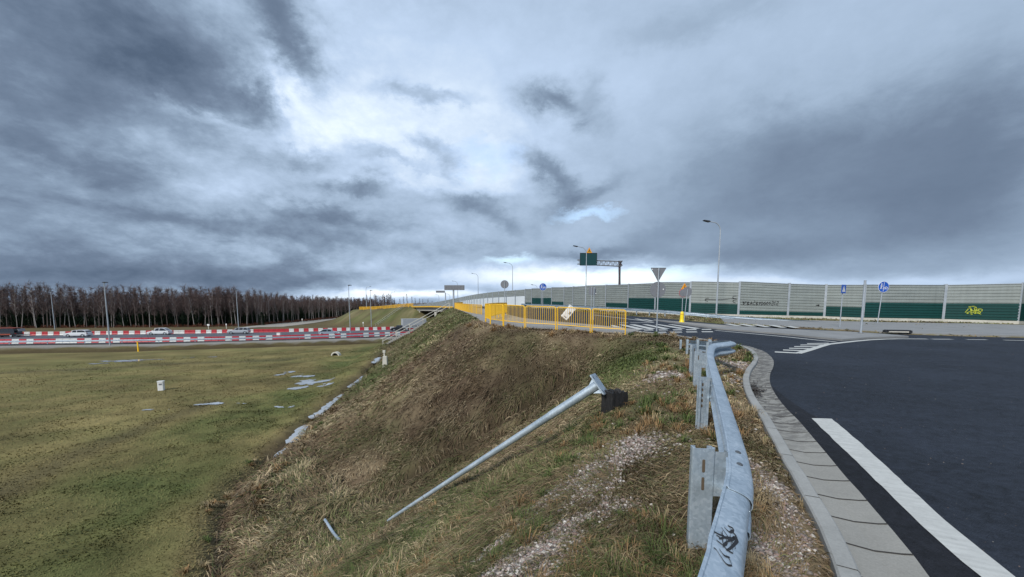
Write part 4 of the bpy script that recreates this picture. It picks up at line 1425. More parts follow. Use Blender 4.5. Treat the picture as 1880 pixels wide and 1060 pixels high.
# dense return run (seen along its length)
def run(pts_, label, group, mat=M_YELLOWF, step=2.0, bars=13, rr=0.024):
    path = catmull(pts_, 0.5)
    st_ = along(path, 0.0, 1e9, step)
    for k in range(len(st_) - 1):
        railing(st_[k][0], st_[k + 1][0], label, group, mat, bars, rr)
ra = fp[-1].copy(); ra.z -= 1.1
run([ra + Vector((0.05, 0.1, 0)), Vector((-1.1, 33, ra.z + 0.1)), Vector((-0.35, 40.5, 0.85))], 'yellow railing panel of the short run leading back from the bend', 'yellow railing panels leading back')
run([Vector((-2.9, 38.0, 0.62)), Vector((-5.2, 45, 0.75)), Vector((-8.7, 60, 1.0)), Vector((-9.6, 70, 1.15)), Vector((-11.2, 90, 1.40))], 'yellow railing panel along the embankment crest towards the bridge', 'yellow railing panels towards the bridge', bars=13)
run([Vector((-35.5, 141.8, 1.45)), Vector((-42, 146, 1.0)), Vector((-52, 152, 0.25)), Vector((-62, 158, 0.05))], 'yellow railing panel on the embankment across the highway', 'yellow railing panels across the highway', step=2.5, bars=22, rr=0.055)

# ------------------------------------------------------------------ fallen lamp column and its footing
ftop = atY(1128, 722, 6.7)
root = thing('concrete_footing', (ftop.x, ftop.y, ftop.z - 0.45), 'black tarred concrete footing torn open in the grass', 'footing', rz=R(24))
bm = bmesh.new()
bmesh.ops.create_cube(bm, size=1.0)
for v in bm.verts:
    v.co.x *= 0.33; v.co.y *= 0.30; v.co.z = v.co.z * 0.75 + 0.12
bmesh.ops.subdivide_edges(bm, edges=bm.edges[:], cuts=7, use_grid_fill=True)
for v in bm.verts:
    if v.co.z > 0.46:
        rr = max(abs(v.co.x), abs(v.co.y))
        if rr < 0.11:
            v.co.z -= 0.09 + random.uniform(0, 0.05)
        elif v.co.x > -0.1:
            v.co.z += random.uniform(-0.035, 0.012)
    v.co += Vector((random.uniform(-1, 1), random.uniform(-1, 1), random.uniform(-1, 1))) * 0.008
me_ = bpy.data.meshes.new('block'); bm.to_mesh(me_); bm.free(); me_.materials.append(M_BLACKCON)
o = bpy.data.objects.new('block', me_); COL.objects.link(o); o.parent = root
m = MB()
for (x, y, s_) in ((0.12, -0.1, .05), (0.02, 0.08, .04), (-0.05, -0.09, .035), (0.09, 0.08, .045), (-0.12, 0.05, .04)):
    m = MB(); m.box((x, y, 0.44 + s_ * .3), (s_ * 1.4, s_, s_), Matrix.Rotation(x * 9, 3, 'Z') @ Matrix.Rotation(y * 7, 3, 'X'))
    m.build('rubble', M_BLACKCON, root)

pA = _a.copy()          # centre of the flange
pB = _b.copy()
proot = thing('fallen_lamp_column', pA, 'galvanised lamp column lying down the grass slope, base plate up', 'lamp column')
d = pB - pA
m = MB()
L = d.length; u = d.normalized()
ks = [0, 0.18, 0.185, 0.19, 0.5, 0.8, 0.96, 1.0]
m.tube([d * k for k in ks], [0.080, 0.075, 0.073, 0.069, 0.055, 0.044, 0.038, 0.024], 20)
m.build('shaft', M_STEEL, proot, smooth=True)
m = MB()
# square base plate across the shaft end, seen nearly edge-on, with a bent lower edge
e1 = (atY(1091, 686, 6.75) - atY(1117, 722, 6.62)).normalized()
e2 = u.cross(e1).normalized()
hw = 0.205; cr = 0.03
ol = []
for sx, sy, a0 in ((1, 1, 0), (-1, 1, 90), (-1, -1, 180), (1, -1, 270)):
    for k in range(5):
        a = R(a0 + 22.5 * k)
        ol.append((sx * (hw - cr) + cr * math.cos(a), sy * (hw * .86 - cr) + cr * math.sin(a)))
e1p = (e1 - u * e1.dot(u) * 0.45).normalized()
m.prism(ol, -u * 0.012, e1p, e2, 0.022)
pl_ = m.build('base_plate', M_STEEL, proot)
m = MB()
for sx in (-1, 1):
    for sy in (-1, 1):
        c = e1p * sx * (hw - 0.065) + e2 * sy * (hw * .86 - 0.065)
        hole = [(math.cos(R(30 * k)) * 0.028, math.sin(R(30 * k)) * 0.012) for k in range(12)]
        m.prism(hole, c - u * 0.0125, e1p, e2, 0.027)
m.build('bolt_hole', M_DARK, pl_)
m = MB()
for k in range(3):
    th = 2 * math.pi * k / 4 + 0.4
    rr = e1p * math.cos(th) + e2 * math.sin(th)
    m.add([rr * 0.09, rr * 0.19, rr * 0.09 + u * 0.16, rr * 0.09 + u.cross(rr) * .008, rr * 0.19 + u.cross(rr) * .008, rr * 0.09 + u * 0.16 + u.cross(rr) * .008], [(0, 1, 2), (3, 4, 5), (0, 1, 4, 3), (1, 2, 5, 4)])
m.build('gusset', M_STEEL, proot)
q1 = hit(597, 966); q2 = hit(612, 984); q3 = hit(625, 997)
m = MB(); zo = Vector((0, 0, 0.11))
pp = catmull([q1 + zo * 2.0 - q1, q2 + zo - q1, q3 + zo * .5 - q1], 0.05)
m.tube(pp, 0.045, 10)
o = m.build('broken_pipe', M_STEEL, smooth=True); o.location = q1
tag(o, 'short bent galvanised pipe piece lying low on the slope', 'pipe')

# tipped white box behind the railing
bp = atY(1042.5, 575, 23.2)
root = thing('tipped_box', (bp.x, bp.y, float(H(bp.x, bp.y)) + 0.05), 'battered white box tipped over behind the yellow railing', 'box')
rot = Matrix.Rotation(R(38), 3, 'Y')
m = MB(); cc = Vector((0, 0, bp.z - root.location.z))
m.box(cc, (0.40, 0.45, 0.78), rot); m.box(cc + rot @ Vector((0, 0, 0.42)), (0.46, 0.5, 0.06), rot)
m.build('shell', M_WHITE, root, bevel=0.02)
m = MB(); m.box(cc + rot @ Vector((0.06, -0.235, 0.05)), (0.10, 0.02, 0.16), rot); m.box(cc + rot @ Vector((-0.02, -0.235, -0.28)), (0.16, 0.02, 0.05), rot); m.build('vent', M_SIGNBACK, root)

# ------------------------------------------------------------------ lamps
def lamp(base, top_px, Y, reach, label, r=0.07, group=None, droop=False, name='street_lamp', headdir=-1):
    """curved arm lamp; base = ground point, top at its height, reach = arm length to the left"""
    root = thing(name, base, label, 'street lamp', group=group)
    hgt = top_px
    m = MB()
    pts_ = [Vector((0, 0, -0.2)), Vector((0, 0, hgt * 0.5)), Vector((0, 0, hgt - abs(reach) * 0.75))]
    rads = [r, r * .75, r * .55]
    n = 8
    rx = reach; rz_ = abs(reach) * 0.75
    for k in range(1, n + 1):
        th = math.pi / 2 * k / n
        pts_.append(Vector((rx * 0.62 * (1 - math.cos(th)) * 1.0, 0, hgt - rz_ + rz_ * 0.88 * math.sin(th))))
        rads.append(r * .5)
    pts_.append(Vector((rx * 0.85, 0, hgt - rz_ * 0.06))); rads.append(r * .45)
    m.tube(pts_, rads, 8)
    m.build('column', M_POLE, root, smooth=True)
    m = MB()
    e = Vector((rx * 0.85, 0, hgt - rz_ * 0.06))
    sg = 1 if rx > 0 else -1
    k = 1.0
    m.prism([(0, -0.05), (0.15, -0.09), (0.62, -0.05), (0.70, 0.0), (0.62, 0.045), (0.12, 0.06), (0, 0.04)], e, (sg * 0.985, 0, 0.17), (0, 0, 1), 0.28)
    m.build('luminaire', M_DARK, root, bevel=0.01)
    return root
def lamp_px(bx, by, ty, Y, reach_px, label, zb=None, r=0.08, group=None, name='street_lamp'):
    b = atY(bx, by, Y)
    if zb is not None: b.z = zb
    t = atY(bx, ty, Y)
    lamp(b, t.z - b.z, Y, reach_px * Y / FPX, label, r, group, name=name)
lamp_px(1315, 577, 406, 39.5, -23, 'tallest nearby street lamp, bent arm, in front of the noise barrier', r=0.09)
lamp_px(1075, 567, 452, 58, -19, 'street lamp whose arm shows above the dark signboard', r=0.09)
lamp_px(941, 557, 482, 92, -13, 'street lamp right of the round grey sign back', r=0.10)
lamp_px(878, 554, 502, 130, -10, 'street lamp above the yellow railing run, left of the round sign', r=0.12)
lamp_px(840.5, 552, 516, 175, -9, 'small street lamp behind the wide grey signboard', r=0.14)
lamp_px(986, 545, 523, 108, -8, 'street lamp tip peeking over the noise barrier', zb=1.2, r=0.08)
lamp_px(673, 565, 526, 165, 8, 'lamp at the left end of the far yellow railing, arm to the right', r=0.14)
lamp_px(718, 562, 536, 200, 7, 'faint lamp above the far yellow railing near the bridge', zb=-0.5, r=0.15)
lamp_px(826, 556, 540, 230, -5, 'tiny distant lamp under the grey signboards', zb=0, r=0.16)
lamp_px(806, 556, 541, 240, -5, 'tiny distant lamp left of the grey signboards', zb=0, r=0.16)
def mast(bx, by, ty, label, zb=HZ, r=0.11, Y=None, lean=0):
    b = onz(bx, by, zb) if Y is None else atY(bx, by, Y)
    if Y is not None: b.z = zb
    top = atY(bx, ty, b.y)
    root = thing('street_lamp', b, label, 'street lamp')
    h = top.z - b.z
    m = MB(); m.tube([(0, 0, -0.2), (0, 0, h * .5), (0, 0, h)], [r, r * .75, r * .5], 8); m.build('column', M_POLE, root, smooth=True)
    m = MB()
    m.prism([(-0.32, -0.02), (-0.28, 0.07), (0.0, 0.10), (0.42, 0.08), (0.48, 0.0), (0.35, -0.05), (-0.3, -0.06)], (0.25, -0.1, h + 0.10), (1, 0, 0), (0, 0, 1), 0.34)
    m.build('luminaire', M_DARK, root)
    m = MB(); m.tube([(0, 0, h - 0.1), (0.05, 0, h + 0.02), (0.3, 0, h + 0.08)], 0.05, 6); m.build('arm', M_POLE, root)
mast(202, 633, 520, 'tall straight highway lamp between the first two white cars', r=0.13)
mast(643.5, 618, 525, 'tall straight highway lamp in front of the far embankment')
mast(101, 607, 536, 'highway lamp among the birches on the left', zb=LOW, r=0.12)
mast(438, 602, 533, 'highway lamp against the forest above the silver estate car', zb=LOW + .1, r=0.14)
mast(682, 601, 534, 'highway lamp before the far steps', zb=LOW + .2, r=0.13)

# ------------------------------------------------------------------ signs
def pole_part(root, top, r=0.032, base=-0.2, mat=M_POLE, x=0, y=0):
    m = MB(); m.tube([(x, y, base), (x, y, top)], r, 10); return m.build('pole', mat, root, smooth=True)
def disc(root, z, rad, face_mat, back_mat, y=-0.06, x=0, facing=-1, name='plate', rim=None):
    m = MB(); n = 32
    m.prism([(math.cos(2 * math.pi * k / n) * rad, math.sin(2 * math.pi * k / n) * rad) for k in range(n)], (x, y, z), (1, 0, 0), (0, 0, 1), 0.02)
    p = m.build(name, face_mat if facing < 0 else back_mat, root)
    m = MB()
    m.tube([Vector((x + math.cos(2 * math.pi * k / n) * rad, y, z + math.sin(2 * math.pi * k / n) * rad)) for k in range(n + 1)], 0.014, 6, cap=False)
    m.build('rim', rim or (M_WHITE if facing < 0 else M_SIGNBACK), p)
    return p
def symbol(parent, polys, org, scale, mat=M_WHITE, y=-0.073):
    m = MB()
    for kind, dta in polys:
        if kind == 'line':
            (x0, z0), (x1, z1), w_ = dta
            dx, dz = x1 - x0, z1 - z0; L = math.hypot(dx, dz) or 1; nx_, nz_ = -dz / L * w_ / 2, dx / L * w_ / 2
            q4 = [(x0 + nx_, z0 + nz_), (x1 + nx_, z1 + nz_), (x1 - nx_, z1 - nz_), (x0 - nx_, z0 - nz_)]
            m.add([(org[0] + a * scale, y, org[1] + b * scale) for a, b in q4], [(0, 1, 2, 3)])
        elif kind == 'ring':
            (cx, cz), r0, r1 = dta; n = 16
            vs = []
            for k in range(n):
                a = 2 * math.pi * k / n
                vs += [(org[0] + (cx + math.cos(a) * r0) * scale, y, org[1] + (cz + math.sin(a) * r0) * scale), (org[0] + (cx + math.cos(a) * r1) * scale, y, org[1] + (cz + math.sin(a) * r1) * scale)]
            m.add(vs, [(2 * k, 2 * k + 1, (2 * k + 3) % (2 * n), (2 * k + 2) % (2 * n)) for k in range(n)])
        elif kind == 'poly':
            m.add([(org[0] + a * scale, y, org[1] + b * scale) for a, b in dta], [tuple(range(len(dta)))])
        elif kind == 'dot':
            (cx, cz), r0 = dta; n = 12
            m.add([(org[0] + (cx + math.cos(2 * math.pi * k / n) * r0) * scale, y, org[1] + (cz + math.sin(2 * math.pi * k / n) * r0) * scale) for k in range(n)], [tuple(range(n))])
    return m.build('symbol', mat, parent, fixn=False)
PERSON = [('dot', ((-0.42, 0.52), 0.10)), ('line', ((-0.42, 0.42), (-0.44, 0.02), 0.16)), ('line', ((-0.44, 0.04), (-0.60, -0.42), 0.09)), ('line', ((-0.44, 0.04), (-0.27, -0.40), 0.09)), ('line', ((-0.42, 0.34), (-0.22, 0.08), 0.07)), ('line', ((-0.44, 0.34), (-0.62, 0.06), 0.07))]
BIKE = [('ring', ((0.26, -0.22), 0.15, 0.21)), ('ring', ((0.66, -0.22), 0.15, 0.21)), ('line', ((0.26, -0.22), (0.38, 0.04), 0.05)), ('line', ((0.38, 0.04), (0.60, 0.06), 0.05)), ('line', ((0.60, 0.10), (0.66, -0.22), 0.05)), ('line', ((0.26, -0.22), (0.46, -0.22), 0.05)), ('line', ((0.46, -0.22), (0.60, 0.04), 0.05)), ('line', ((0.34, 0.06), (0.42, 0.06), 0.06))]
def sign_root(name, bx, by, Y, label, rz=0):
    b = atY(bx, by, Y)
    b.z = float(H(b.x, b.y)) + 0.05
    return thing(name, b, label, 'road sign', rz=rz), b
# blue shared path signs
for (bx, cy_, rr, Y, label, tilt) in ((1614, 527, 9.7, 33.0, 'round blue foot and cycle path sign at the right, on a leaning post', R(-6)), (996.5, 527, 6.4, 46, 'small round blue foot and cycle path sign left of the big signboard', 0)):
    root, b = sign_root('path_sign', bx, 560, Y, label)
    c = atY(bx + (6 if tilt else 0), cy_, Y); rad = rr * Y / FPX
    hz = c.z - b.z
    pole_part(root, hz + rad * 0.9, 0.035)
    p = disc(root, hz, rad, M_BLUE, M_BLUE)
    symbol(p, PERSON + BIKE + [('line', ((0.0, -0.85), (0.0, 0.85), 0.07))], (0, hz), rad, y=-0.073)
    root.rotation_euler = (0, 0.06 if tilt else 0, 0)
# pedestrian crossing sign, turned away to the side
root, b = sign_root('crossing_sign', 1545, 560, 26.5, 'blue square pedestrian crossing sign on a thin post by the island', rz=R(27))
c = atY(1550, 531, 26.5)
hz = c.z - b.z; hh = 15.5 / 2 * 26.5 / FPX
pole_part(root, hz + hh * .8, 0.03)
m = MB(); m.prism([(-hh, -hh), (hh, -hh), (hh, hh), (-hh, hh)], (0, -0.05, hz), (1, 0, 0), (0, 0, 1), 0.02); p = m.build('plate', M_BLUE, root)
symbol(p, [('poly', [(-0.72, -0.62), (0.72, -0.62), (0.0, 0.75)])], (0, hz), hh, y=-0.063)
symbol(p, [('dot', ((0.0, 0.32), 0.08)), ('line', ((0.0, 0.22), (-0.02, -0.12), 0.12)), ('line', ((-0.02, -0.1), (-0.2, -0.45), 0.07)), ('line', ((-0.02, -0.1), (0.16, -0.45), 0.07))], (0, hz), hh, M_DARK, y=-0.066)
# bare post
b = onH(1580, 615); root = thing('bare_post', (b.x, b.y, b.z + 0.09), 'bare grey steel post without a sign at the island tip', 'post')
t_ = atY(1580, 516, b.y)
pole_part(root, t_.z - b.z - 0.09, 0.055)
m = MB(); m.tube([(0, 0, t_.z - b.z - 0.09), (0, 0, t_.z - b.z - 0.06)], 0.062, 10); m.build('cap', M_POLE, root)
m = MB(); m.tube([(0, 0, 0), (0, 0, 0.03)], 0.12, 10); m.build('base_plate', M_SIGNBACK, root)
# give way and round sign seen from behind
root, b = sign_root('give_way_sign', 1205.5, 612, 21.6, 'triangular give way sign above a round sign, both seen from behind')
Y = 21.6; s1 = 720 / Y
cz = atY(1205, 532, Y).z - b.z; tz = atY(1205, 492, Y).z - b.z; bz = atY(1205, 517.5, Y).z - b.z; hw = 14.3 / s1
pole_part(root, tz - 0.02, 0.036)
def rtri(m, x, z0, z1, hw, y, th=0.02, cr=0.05):
    pts_ = [Vector((x - hw, z1)), Vector((x + hw, z1)), Vector((x, z0))]
    ol = []
    for i in range(3):
        p = pts_[i]; a = pts_[i - 1]; c = pts_[(i + 1) % 3]
        ol += [tuple(p + (a - p).normalized() * cr), tuple(p + ((a - p).normalized() + (c - p).normalized()) * cr * 0.28), tuple(p + (c - p).normalized() * cr)]
    m.prism(ol, (0, y, 0), (1, 0, 0), (0, 0, 1), th)
m = MB(); rtri(m, 0, bz, tz, hw, 0.06); tri = m.build('triangle_plate', M_SIGNBACK, root)
m = MB()
for (xa, za), (xb, zb_) in (((-hw, tz), (hw, tz)), ((hw, tz), (0, bz)), ((0, bz), (-hw, tz))):
    m.tube([(xa * .97, 0.045, za), (xb * .97, 0.045, zb_)], 0.012, 6)
m.build('rim', M_TRUSS, tri)
m = MB(); rtri(m, 0, bz + .07, tz - .04, hw * .88, 0.073, 0.004); m.build('face', M_RED, tri)
d_ = disc(root, cz, 14 / s1, M_SIGNBACK, M_SIGNBACK, y=0.06, facing=1)
m = MB()
for z_ in (cz + 0.2, cz - 0.2, tz - 0.12, bz + 0.25):
    m.box((0, 0.03, z_), (0.12, 0.05, 0.03))
m.build('clamp', M_POLE, root)
m = MB(); 
for (x, z_) in ((-hw * .8, tz - 0.08), (0.30, cz + 0.02)):
    m.tube([(x, 0.046, z_), (x, 0.04, z_)], 0.035, 10)
m.build('sticker', M_WHITE, root)
# round sign seen from behind, above the railing
root, b = sign_root('round_sign', 926.5, 560, 39, 'round grey sign back on a post behind the yellow railing')
cz = atY(926, 522.3, 39).z - b.z
pole_part(root, cz + 0.25, 0.035); disc(root, cz, 7.2 * 39 / FPX, M_SIGNBACK, M_SIGNBACK, y=0.05, facing=1)
# twin rectangular sign backs
root, b = sign_root('plate_sign', 1088.5, 560, 33, 'pale rectangular sign back on two posts in front of the noise barrier')
zt = atY(1088, 527.5, 33).z - b.z; zb_ = atY(1088, 541.5, 33).z - b.z; k = 33 / FPX
pole_part(root, zt, 0.03, x=-3.0 * k); pole_part(root, zt, 0.035, x=1.2 * k, y=-0.12)
m = MB(); m.box((-1.0 * k, 0.05, (zt + zb_) / 2), (13 * k, 0.02, zt - zb_)); m.build('plate', M_TRUSS, root)
m = MB(); m.box((5 * k, 0.03, zb_ + 0.1), (1.6 * k, 0.01, 1.6 * k)); m.build('sticker', M_WHITE, root)
# cluster at the bollard
root, b = sign_root('warning_sign', 1251.5, 590, 33.8, 'yellow triangle and red rimmed round sign on the post at the bollard')
Y = 33.8; k = Y / FPX
cz = atY(1251, 538.5, Y).z - b.z; tz = atY(1251, 520, Y).z - b.z; lz_ = atY(1251, 532, Y).z - b.z
pole_part(root, tz - 0.05, 0.03)
m = MB(); m.prism([(-6.5 * k, lz_), (6.5 * k, lz_), (0, tz)], (0.10, -0.05, 0), (1, 0, 0), (0, 0, 1), 0.02); p = m.build('triangle_plate', M_ORANGE, root)
symbol(p, [('line', ((-0.1, -0.1), (0.15, 0.35), 0.12)), ('dot', ((0.1, 0.42), 0.1)), ('line', ((0, 0), (0.3, -0.2), 0.1))], (0.10, (lz_ + tz) / 2 - 0.08), 0.35, M_DARK, y=-0.063)
disc(root, cz, 7.2 * k, M_TRUSS, M_TRUSS, rim=M_RED)
root, b = sign_root('round_sign', 1256, 590, 32.6, 'round grey sign back overlapping the yellow triangle sign at the bollard', rz=0)
Y = 32.6; k = Y / FPX; cz = atY(1257.5, 536, Y).z - b.z
pole_part(root, cz + 0.2, 0.03); disc(root, cz, 8.6 * k, M_SIGNBACK, M_SIGNBACK, y=0.05, facing=1)
root.rotation_euler = (0, R(4), 0)
# bollard
b = onH(1251.5, 594)
root = thing('bollard', (b.x, b.y, b.z + 0.06), 'bright yellow round topped bollard on the island', 'bollard')
m = MB(); hb = atY(1251, 572, b.y).z - b.z - 0.06
prof_ = [(0.0, 0.0), (0.20, 0.0), (0.20, 0.06), (0.155, 0.14), (0.14, 0.30), (0.135, hb - 0.22), (0.12, hb - 0.09), (0.075, hb - 0.02), (0.0, hb)]
n = 18; vs = []
for (r_, z_) in prof_:
    for k_ in range(n):
        vs.append((math.cos(2 * math.pi * k_ / n) * max(r_, 1e-4), math.sin(2 * math.pi * k_ / n) * max(r_, 1e-4), z_))
m.add(vs, [(i * n + k_, i * n + (k_ + 1) % n, (i + 1) * n + (k_ + 1) % n, (i + 1) * n + k_) for i in range(len(prof_) - 1) for k_ in range(n)])
m.build('body', M_BOLLARD, root, smooth=True)
m = MB(); m.tube([(0, 0, hb * .72), (0, 0, hb * .80)], 0.145, 18, cap=False); m.build('band', M_YELLOWF, root)

# ------------------------------------------------------------------ big signboards
Y = 84.0; k = Y / FPX
b = atY(1137.5, 556, Y); b.z = 1.2
root = thing('sign_gantry', b, 'cantilever gantry with dark signboard and orange triangle on its lattice arm', 'gantry')
def L_(px, py, dy=0.0):
    p = atY(px, py, Y); return Vector((p.x, p.y + dy, p.z)) - b
m = MB(); m.tube([(0, 0, -0.2), L_(1137.5, 482)], [0.26, 0.22], 12); m.build('column', M_RUSTDARK, root, smooth=True)
m = MB()
for (a0, a1) in (((1060, 477.5), (1141, 480.5)), ((1060, 485.0), (1141, 489.5))):
    for dy in (-0.4, 0.4):
        m.tube([L_(*a0, dy), L_(*a1, dy)], 0.065, 6)
n = 9
for i in range(n):
    xa = 1062 + (1138 - 1062) * i / n; xb = 1062 + (1138 - 1062) * (i + 1) / n
    ya = 477.5 + (xa - 1060) / 81 * 3; yb = 485 + (xb - 1060) / 81 * 4.5
    ya2 = 477.5 + (xb - 1060) / 81 * 3; yb2 = 485 + (xa - 1060) / 81 * 4.5
    for dy in (-0.4, 0.4):
        m.tube([L_(xa, ya, dy), L_((xa + xb) / 2, yb, dy)], 0.04, 5); m.tube([L_((xa + xb) / 2, yb, dy), L_(xb, ya2, dy)], 0.04, 5)
    m.tube([L_(xa, ya, -0.4), L_(xb, ya2, 0.4)], 0.04, 5)
m.build('lattice_arm', M_TRUSS, root)
m = MB()
m.prism([(-0.5, 0.55), (0.45, 0.55), (0.1, 0.0), (0.45, -0.45), (-0.35, -0.45), (-0.3, 0)], L_(1139, 484), (1, 0, 0), (0, 0, 1), 0.5); m.build('bracket', M_RUSTDARK, root)
m = MB(); a_ = L_(1063.5, 488.2, -0.7); c_ = L_(1094.5, 466, -0.7)
m.box((a_ + c_) / 2, (c_.x - a_.x, 0.25, c_.z - a_.z)); brd = m.build('board', M_VMS, root, bevel=0.04)
m = MB()
for (x0, z0, x1, z1) in ((a_.x, a_.z, c_.x, a_.z), (a_.x, c_.z, c_.x, c_.z), (a_.x, a_.z, a_.x, c_.z), (c_.x, a_.z, c_.x, c_.z)):
    m.tube([(x0, a_.y - 0.12, z0), (x1, a_.y - 0.12, z1)], 0.05, 6)
m.build('frame', M_DARK, brd)
m = MB(); x0 = L_(1080.5, 461, -0.75)
tt = [(-5.6 * k, -5.0 * k), (5.6 * k, -5.0 * k), (0, 5.4 * k)]
m.prism(tt, x0, (1, 0, 0), (0, 0, 1), 0.06); tr_ = m.build('triangle_plate', M_ORANGE, root)
m = MB(); m.prism([(a * .62, b_ * .62 - 0.06) for a, b_ in tt], x0 - Vector((0, 0.034, 0)), (1, 0, 0), (0, 0, 1), 0.004); m.build('face', plain('amber_face', (0.65, 0.36, 0.02), .5), tr_)
symbol(tr_, [('dot', ((0.05, 0.10), 0.12)), ('line', ((0, 0), (-0.15, -0.3), 0.12)), ('line', ((0, 0), (0.25, -0.25), 0.1)), ('line', ((-0.3, -0.32), (0.4, -0.32), 0.1))], (x0.x, x0.z), 0.8, M_DARK, y=x0.y - 0.04)

def board(bx, by, Y, x0, x1, y0, y1, label, group=None, white=False):
    b = atY(bx, by, Y)
    root = thing('signboard', b, label, 'signboard')
    k = Y / FPX
    t0 = atY(x0, y0, Y) - b; t1 = atY(x1, y1, Y) - b
    m = MB(); m.tube([(0, 0, -0.2), (0, 0, t1.z + 0.05)], 0.20, 10); m.build('pole', M_POLE, root, smooth=True)
    m = MB(); m.box((t0 + t1) / 2 - Vector((0, 0.2, 0)), (t1.x - t0.x, 0.18, t0.z - t1.z)); pb = m.build('board', M_SIGNBACK, root)
    m = MB()
    for i in range(5):
        z_ = t1.z + (t0.z - t1.z) * (i + .5) / 5
        m.box(((t0.x + t1.x) / 2, -0.31 + t0.y, z_), (t1.x - t0.x - 0.1, 0.04, 0.07))
    for i in range(7):
        x_ = t0.x + (t1.x - t0.x) * (i + .5) / 7
        m.box((x_, -0.345 + t0.y, (t0.z + t1.z) / 2), (0.07, 0.03, t0.z - t1.z - 0.05))
    m.build('stiffeners', M_TRUSS, pb)
board(833, 566, 93, 816, 853, 524, 533, 'wide grey signboard back on a pole near the bridge')
board(818, 556, 150, 800.5, 817, 534, 537.8, 'smaller dark signboard left of the wide grey one')

# ------------------------------------------------------------------ steps with handrails on the slopes
def stairs(A, B, label, wd=1.0, off=Vector((0, 0, 0)), rails=2, zf=None):
    root = thing('stairs', A, label, 'stairs')
    d = B - A; hd = Vector((d.x, d.y, 0)); L = hd.length; hd.normalize(); sd_ = Vector((hd.y, -hd.x, 0))
    n = int(d.z / 0.17)
    m = MB(); rot = Matrix.Rotation(math.atan2(hd.y, hd.x), 3, 'Z')
    for i in range(n):
        m.box(hd * (L * (i + .5) / n) + Vector((0, 0, d.z * (i + 1) / n - 0.34)), (L / n + 0.05, wd, 0.24), rot)
    m.build('steps', M_CONC, root)
    for s_ in (-1, 1):
        m = MB()
        o_ = sd_ * s_ * (wd / 2 + 0.05)
        m.tube([o_ + Vector((0, 0, 1.0)) - hd * 0.3, o_ + Vector((0, 0, 1.05)), o_ + d + Vector((0, 0, 1.05))], 0.042, 8)
        m.tube([o_ + Vector((0, 0, 0.55)), o_ + d + Vector((0, 0, 0.55))], 0.035, 8)
        k_ = int(L / 1.9)
        for i in range(k_ + 1):
            c = o_ + d * (i / k_)
            m.tube([c - Vector((0, 0, 0.15)), c + Vector((0, 0, 1.05))], 0.035, 8)
        m.build('handrail', M_CONCL, root, smooth=True)
A = Vector((-22.0, 66.5, gzf(-22.0, 66.5))); B = Vector((-10.9, 68.6, 1.1))
stairs(A, B, 'concrete steps with two tall handrails up the near embankment')
A2 = onz(697, 600, LOW + 0.3); A2 = Vector((-44.5, 135.5, LOW + 0.3)); B2 = Vector((-38.0, 143.0, 1.0))
A2 = Vector((-46.0, 133.5, LOW + 0.3)); B2 = Vector((-39.3, 144.0, 1.15))
stairs(A2, B2, 'distant steps with handrails up the embankment across the highway', wd=1.3)

